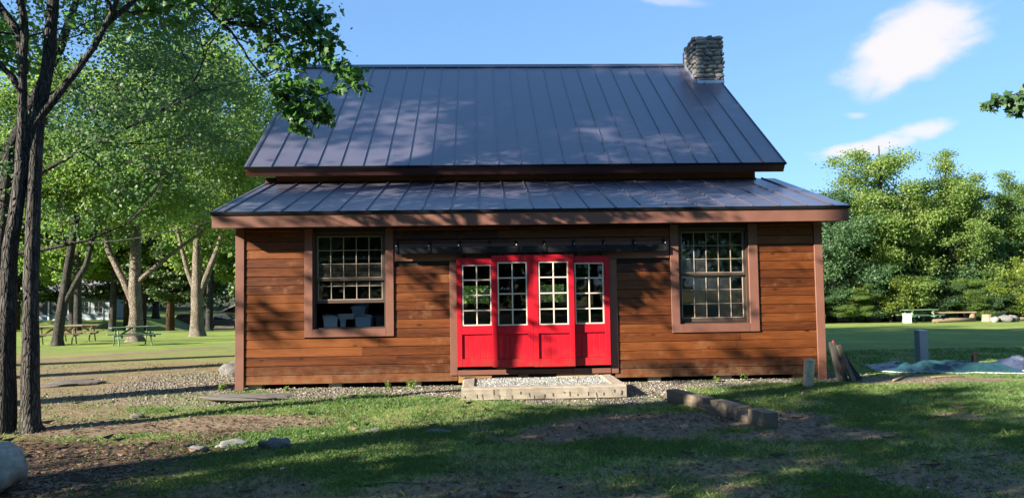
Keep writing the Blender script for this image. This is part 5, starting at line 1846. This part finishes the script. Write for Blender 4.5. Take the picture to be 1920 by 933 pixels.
# ------------------------------------------------------------------ picnic tables
def picnic_table(label, loc, rz, mat, L=1.75, sc=1.0, group='picnic tables on the left lawn', name='picnic_table'):
    t_ = thing(name, label, 'picnic table', (loc[0], loc[1], zt(*loc)), rz, group)
    t_.scale = (sc, sc, sc)
    pl = MB().box(-L / 2, L / 2, -0.066, 0.066, 0, 0.038, 0.004).mesh('plank', mat)
    for i in range(5):
        put('plank', pl, t_, (0, (i - 2) * 0.142, 0.722))
    for s in (-1, 1):
        bb_ = MB().box(-L / 2, L / 2, -0.125, 0.125, 0, 0.038, 0.004).mesh('bench_seat', mat)
        put('bench_seat', bb_, t_, (0, s * 0.66, 0.425))
    for sx in (-1, 1):
        x = sx * L * 0.34
        MB().box(x - 0.02, x + 0.02, -0.34, 0.34, 0.632, 0.721, 0.003).build('crossbar', mat, t_)
        MB().box(x + 0.0215, x + 0.06, -0.78, 0.78, 0.335, 0.424, 0.003).build('crossbar', mat, t_)
        for sy in (-1, 1):
            MB().beam((x - 0.041, sy * 0.22, 0.72), (x - 0.041, sy * 0.60, -0.02), 0.038, 0.09, 0.003, (0, 1, 0)).build('leg', mat, t_)
        MB().beam((x * 0.93, 0, 0.40), (x * 0.12, 0, 0.715), 0.04, 0.07, 0.003).build('brace', mat, t_)
    return t_


picnic_table('green picnic table in front of the thick maple on the lawn', (-14.1, 16.6), 0.62, 'table_green', 1.75, 0.93)
picnic_table('tan picnic table at the left, right of the leaning tree', (-19.0, 22.0), 0.25, 'table_tan')
picnic_table('tan picnic table behind the foot of the leaning tree', (-18.0, 18.6), 0.35, 'table_tan')
FT = picnic_table('weathered green picnic table by the logs at the far right', (24.1, 29.4), 0.1, 'table_green', 1.9, 1.0, 'far right seating', 'picnic_table')

# far right: bench, box, logs and stumps
BN = thing('log_bench', 'long plank seat on log ends in the field far right', 'bench', (26.6, 30.0, zt(26.6, 30.0)))
MB().box(-1.35, 1.15, -0.16, 0.16, 0.50, 0.58, 0.01).build('seat', 'log_wood', BN)
for sx in (-1.05, 0.98):
    MB().tube([(sx, 0, -.05), (sx, 0, 0.499)], 0.16, 12).build('leg', 'log_wood', BN)
WBX = thing('white_bin', 'white upright box left of the far right picnic table', 'box', (22.9, 28.6, zt(22.9, 28.6)))
MB().box(-0.17, 0.17, -0.17, 0.17, 0, 0.50, 0.02).build('body', 'white_paint', WBX)
MB().box(-0.19, 0.19, -0.19, 0.19, 0.501, 0.55, 0.02).build('lid', 'white_paint', WBX)
ST = thing('tree_stump', 'pale cut stump right of the far plank seat', 'stump', (27.9, 29.2, zt(27.9, 29.2)))
MB().tube([(0, 0, -.05), (0, 0, .1), (0, 0, .42)], [.30, .27, .25], 14).build('wood', 'log_wood', ST)
for i, (x, y, L, r_, a, lab) in enumerate(((25.8, 29.0, 2.6, .13, .05, 'pale log lying before the far plank seat'), (29.5, 29.3, 2.4, .12, -.05, 'pale log lying right of the stump'),
                                           (31.0, 28.9, 2.2, .16, .1, 'thick pale log at the right end of the field'))):
    lg = thing('fallen_log', lab, 'log', (x, y, zt(x, y)), a, 'logs in the far field')
    MB().tube([(-L / 2, 0, r_), (0, 0, r_ * 1.05), (L / 2, 0, r_)], [r_, r_ * .95, r_ * .85], 10).build('trunk', 'log_wood', lg, smooth=True)
for i, (x, y, s_) in enumerate(((27.2, 27.6, .28), (27.75, 27.5, .34), (28.3, 27.6, .3), (28.0, 27.9, .3))):
    rock(('small pale rock, left end of the heap at the right field edge', 'largest pale rock of the heap at the right field edge', 'pale rock at the right end of the field edge heap', 'pale rock at the back of the field edge heap')[i],
         (x, y), (s_, s_, s_ * .8), 'rock', 80 + i, i, 'rock', 0.2, 2)['group'] = 'pale rock heap in the far field'

# ------------------------------------------------------------------ far left: cottage, brown cabin, cars, small fittings
CT = thing('grey_cottage', 'blue-grey clapboard cottage behind the far left trees', 'house', (-42.6, 66.0, -0.95))
MB().box(-4.6, 3.55, 0, 6.0, 0.0, 2.25).build('wall', 'clapboard_grey', CT)
cb = MB().prism([(0, 0), (-0.025, 0), (-0.012, 0.17), (0, 0.17)], 0, -4.6, 3.55).mesh('clapboard', 'clapboard_grey')
for i in range(13):
    put('clapboard', cb, CT, (0, -0.001, 0.02 + i * 0.172))
MB().prism([(-0.5, 2.15), (3.0, 4.0), (6.5, 2.15), (6.5, 2.30), (3.0, 4.18), (-0.5, 2.30)], 0, -5.0, 3.95).build('roof', 'shingle_grey', CT)
MB().box(-4.6, 3.55, -0.06, -0.03, -0.25, 0.03).build('foundation', 'white_paint', CT)
for wx in (1.05, 2.45):
    wn = thing('window', None, None)
    wn.parent = CT
    wn.location = (wx, -0.03, 0)
    MB().box(-0.40, 0.40, -0.03, -0.001, 0.70, 1.75).build('pane', 'car_glass', wn)
    fr_ = MB()
    for (a, b_, c, d) in ((-.46, -.40, .64, 1.81), (.40, .46, .64, 1.81), (-.399, .399, 1.75, 1.81), (-.399, .399, .64, .70), (-.02, .02, .701, 1.749), (-.398, -.021, 1.20, 1.245), (.021, .398, 1.20, 1.245)):
        fr_.box(a, b_, -0.055, -0.031 if -0.4 <= a < .4 else -.001, c, d)
    fr_.build('frame', 'white_paint', wn)
PC = MB().box(-4.4, -0.6, -0.12, -0.028, 0.55, 1.75).build('porch_screen', 'bin_black', CT)
for px_ in (-4.5, -2.5, -0.5):
    MB().box(px_ - .08, px_ + .08, -0.2, -0.04, 0.0, 2.15).build('porch_post', 'white_paint', CT)

BC = thing('brown_cabin', 'dark brown gabled cabin behind the parked pickup', 'cabin', (-35.2, 95.0, -3.2))
MB().prism([(-2.9, 0), (2.9, 0), (2.9, 1.75), (0, 3.0), (-2.9, 1.75)], 1, 0, 6).build('wall', 'cabin_brown', BC)
MB().prism([(-3.3, 1.62), (0, 3.10), (3.3, 1.62), (3.3, 1.80), (0, 3.30), (-3.3, 1.80)], 1, -0.5, 6.3).build('roof', 'shingle_grey', BC)
MB().tube([(0, -0.02, 2.35), (0, 0.0, 2.35)], 0.26, 14).build('gable_vent', 'shingle_grey', BC)
MB().prism([(-1.5, 1.02), (0, 1.62), (1.5, 1.02), (1.5, 1.14), (0, 1.76), (-1.5, 1.14)], 1, -1.6, -0.001).build('porch_roof', 'shingle_grey', BC)
MB().box(-0.5, 0.5, -0.05, -0.002, 0, 1.0).build('door', 'bin_black', BC)
for sx in (-1.3, 1.3):
    MB().box(sx - .07, sx + .07, -1.5, -1.36, 0, 1.08).build('porch_post', 'cabin_brown', BC)


def vehicle(label, loc, rz, prof, cabin, mat, L, wheels, name, cat, scale=1.0):
    v_ = thing(name, label, cat, (loc[0], loc[1], loc[2]), rz)
    v_.scale = (scale,) * 3
    W_ = 1.8
    body = MB().prism(prof, 1, -W_ / 2, W_ / 2).mesh('body', mat)
    ob = put('body', body, v_)
    md = ob.modifiers.new('bevel', 'BEVEL')
    md.width, md.segments = 0.05, 2
    cb_ = MB()
    n = len(cabin)
    vs_ = [(x, -W_ / 2 + 0.06 if z < cabin[0][1] + .01 else -W_ / 2 + 0.2, z) for x, z in cabin] + [(x, W_ / 2 - 0.06 if z < cabin[0][1] + .01 else W_ / 2 - 0.2, z) for x, z in cabin]
    cb_.add(vs_, [tuple(range(n)), tuple(range(2 * n - 1, n - 1, -1))] + [(i, i + n, (i + 1) % n + n, (i + 1) % n) for i in range(n)])
    cab = cb_.build('cab', mat, v_)
    return v_, cab


# pickup, seen from the side with its front to the right
prof = [(-2.65, 0.45), (2.55, 0.45), (2.62, 0.62), (2.60, 0.95), (2.45, 1.08), (1.15, 1.16), (-2.62, 1.14), (-2.68, 0.7)]
cabin = [(-0.95, 1.12), (1.15, 1.12), (0.45, 1.74), (0.30, 1.80), (-0.72, 1.80), (-0.85, 1.74)]
TRK = (-30.6, 75.0, zt(-30.6, 75.0))
pk, cab = vehicle('dark grey crew cab pickup parked beyond the lawn at left', TRK, 0.06, prof, cabin, 'car_grey', 5.3, None, 'pickup_truck', 'pickup')


def side_windows(parent, quads, y0, y1):
    for qd in quads:
        MB().add([(x, y0 + (y1 - y0) * (z - 1.16) / 0.62, z) for x, z in qd], [(0, 1, 2, 3)]).build('window', 'car_glass', parent)


side_windows(pk, [[(-0.80, 1.20), (-0.06, 1.20), (-0.06, 1.66), (-0.72, 1.66)], [(0.02, 1.20), (0.92, 1.20), (0.42, 1.66), (0.02, 1.66)]], -0.865, -0.735)
MB().add([(1.13, -0.74, 1.17), (1.13, 0.74, 1.17), (0.52, 0.62, 1.70), (0.52, -0.62, 1.70)], [(0, 1, 2, 3)]).build('windscreen', 'car_glass', pk)


def wheel(parent, x, y, r_=0.38, wd=0.24):
    w_ = MB().tube([(x, y - wd / 2, r_), (x, y + wd / 2, r_)], r_, 18).build('wheel', 'tyre', parent)
    MB().tube([(x, y - wd / 2 - 0.012, r_), (x, y - wd / 2 - 0.001, r_)], r_ * 0.62, 14).build('rim', 'chrome', w_)


for x in (-1.65, 1.75):
    for y in (-0.80, 0.80):
        wheel(pk, x, y)
MB().box(2.50, 2.64, -0.84, -0.52, 0.74, 0.92, 0.02).build('headlight', 'lamp_glass', pk)
MB().box(2.50, 2.64, 0.52, 0.84, 0.74, 0.92, 0.02).build('headlight', 'lamp_glass', pk)
MB().box(0.78, 0.96, -1.06, -0.90, 1.16, 1.32, 0.02).build('mirror', 'car_grey', pk)
MB().box(-0.55, 0.25, -0.55, -0.50, 1.84, 1.88).box(-0.55, 0.25, 0.50, 0.55, 1.84, 1.88).box(-0.5, -0.46, -0.54, -0.51, 1.795, 1.84).box(.16, .2, -0.54, -0.51, 1.795, 1.84).build('roof_rack', 'black_iron', pk)
prof = [(-2.1, 0.35), (2.1, 0.35), (2.2, 0.6), (2.1, 0.85), (1.1, 0.95), (-1.9, 0.98), (-2.2, 0.8)]
cabin = [(-1.8, 0.94), (1.05, 0.94), (0.35, 1.45), (0.1, 1.5), (-1.1, 1.5), (-1.5, 1.42)]
cr, cab = vehicle('red car parked left of the pickup, mostly behind the forked maple', (-34.2, 75.4, zt(-34.2, 75.4)), 0.06, prof, cabin, 'car_red', 4.3, None, 'parked_car', 'car')
MB().add([(-1.35, -0.83, 1.0), (-0.35, -0.83, 1.0), (-0.35, -0.71, 1.42), (-1.15, -0.71, 1.42)], [(0, 1, 2, 3)]).build('window', 'car_glass', cr)
MB().add([(-0.25, -0.83, 1.0), (0.75, -0.83, 1.0), (0.2, -0.71, 1.42), (-0.25, -0.71, 1.42)], [(0, 1, 2, 3)]).build('window', 'car_glass', cr)
for x in (-1.35, 1.35):
    for y in (-0.80, 0.80):
        wheel(cr, x, y, 0.33, 0.2)
MB().box(2.12, 2.22, -0.8, -0.5, 0.62, 0.76, 0.02).build('headlight', 'lamp_glass', cr)

UB = thing('utility_box', 'pale green utility box on the grass right of the thick maple', 'utility box', (-28.9, 49.0, zt(-28.9, 49.0)))
MB().box(-0.42, 0.42, -0.35, 0.35, 0, 0.42, 0.02).build('body', 'utility_green', UB)
MB().box(-0.44, 0.44, -0.37, 0.37, 0.421, 0.47, 0.02).build('lid', 'utility_green', UB)
TB = thing('rubbish_bin', 'small black bin between the utility box and the pine trunk', 'bin', (-27.9, 49.4, zt(-27.9, 49.4)))
MB().tube([(0, 0, 0), (0, 0, .46)], [.15, .17], 14).build('body', 'bin_black', TB)
MB().tube([(0, 0, .461), (0, 0, .50)], [.18, .16], 14).build('lid', 'bin_black', TB)
VP = thing('vent_pipe', 'white bent vent pipe in the grass before the cottage corner', 'pipe', (-38.4, 63.5, zt(-38.4, 63.5)))
MB().tube([(0, 0, -.1), (0, 0, 0.85), (0.04, 0, .93), (0.12, 0, .95), (0.2, 0, .90)], .07, 10).build('pipe', 'white_paint', VP, smooth=True)

# overhead wire running to the cabin
WI = thing('overhead_wire', 'thin black wire sagging from the left trees to the cabin roof', 'wire', (-5.2, 4.0, 3.6))
pts = []
for i in range(15):
    f = i / 14
    pts.append((-12.6 * f, 12.0 * f, 0.15 * f - 0.5 * math.sin(math.pi * f)))
MB().tube(pts, 0.014, 6).build('cable', 'wire_black', WI, smooth=True)
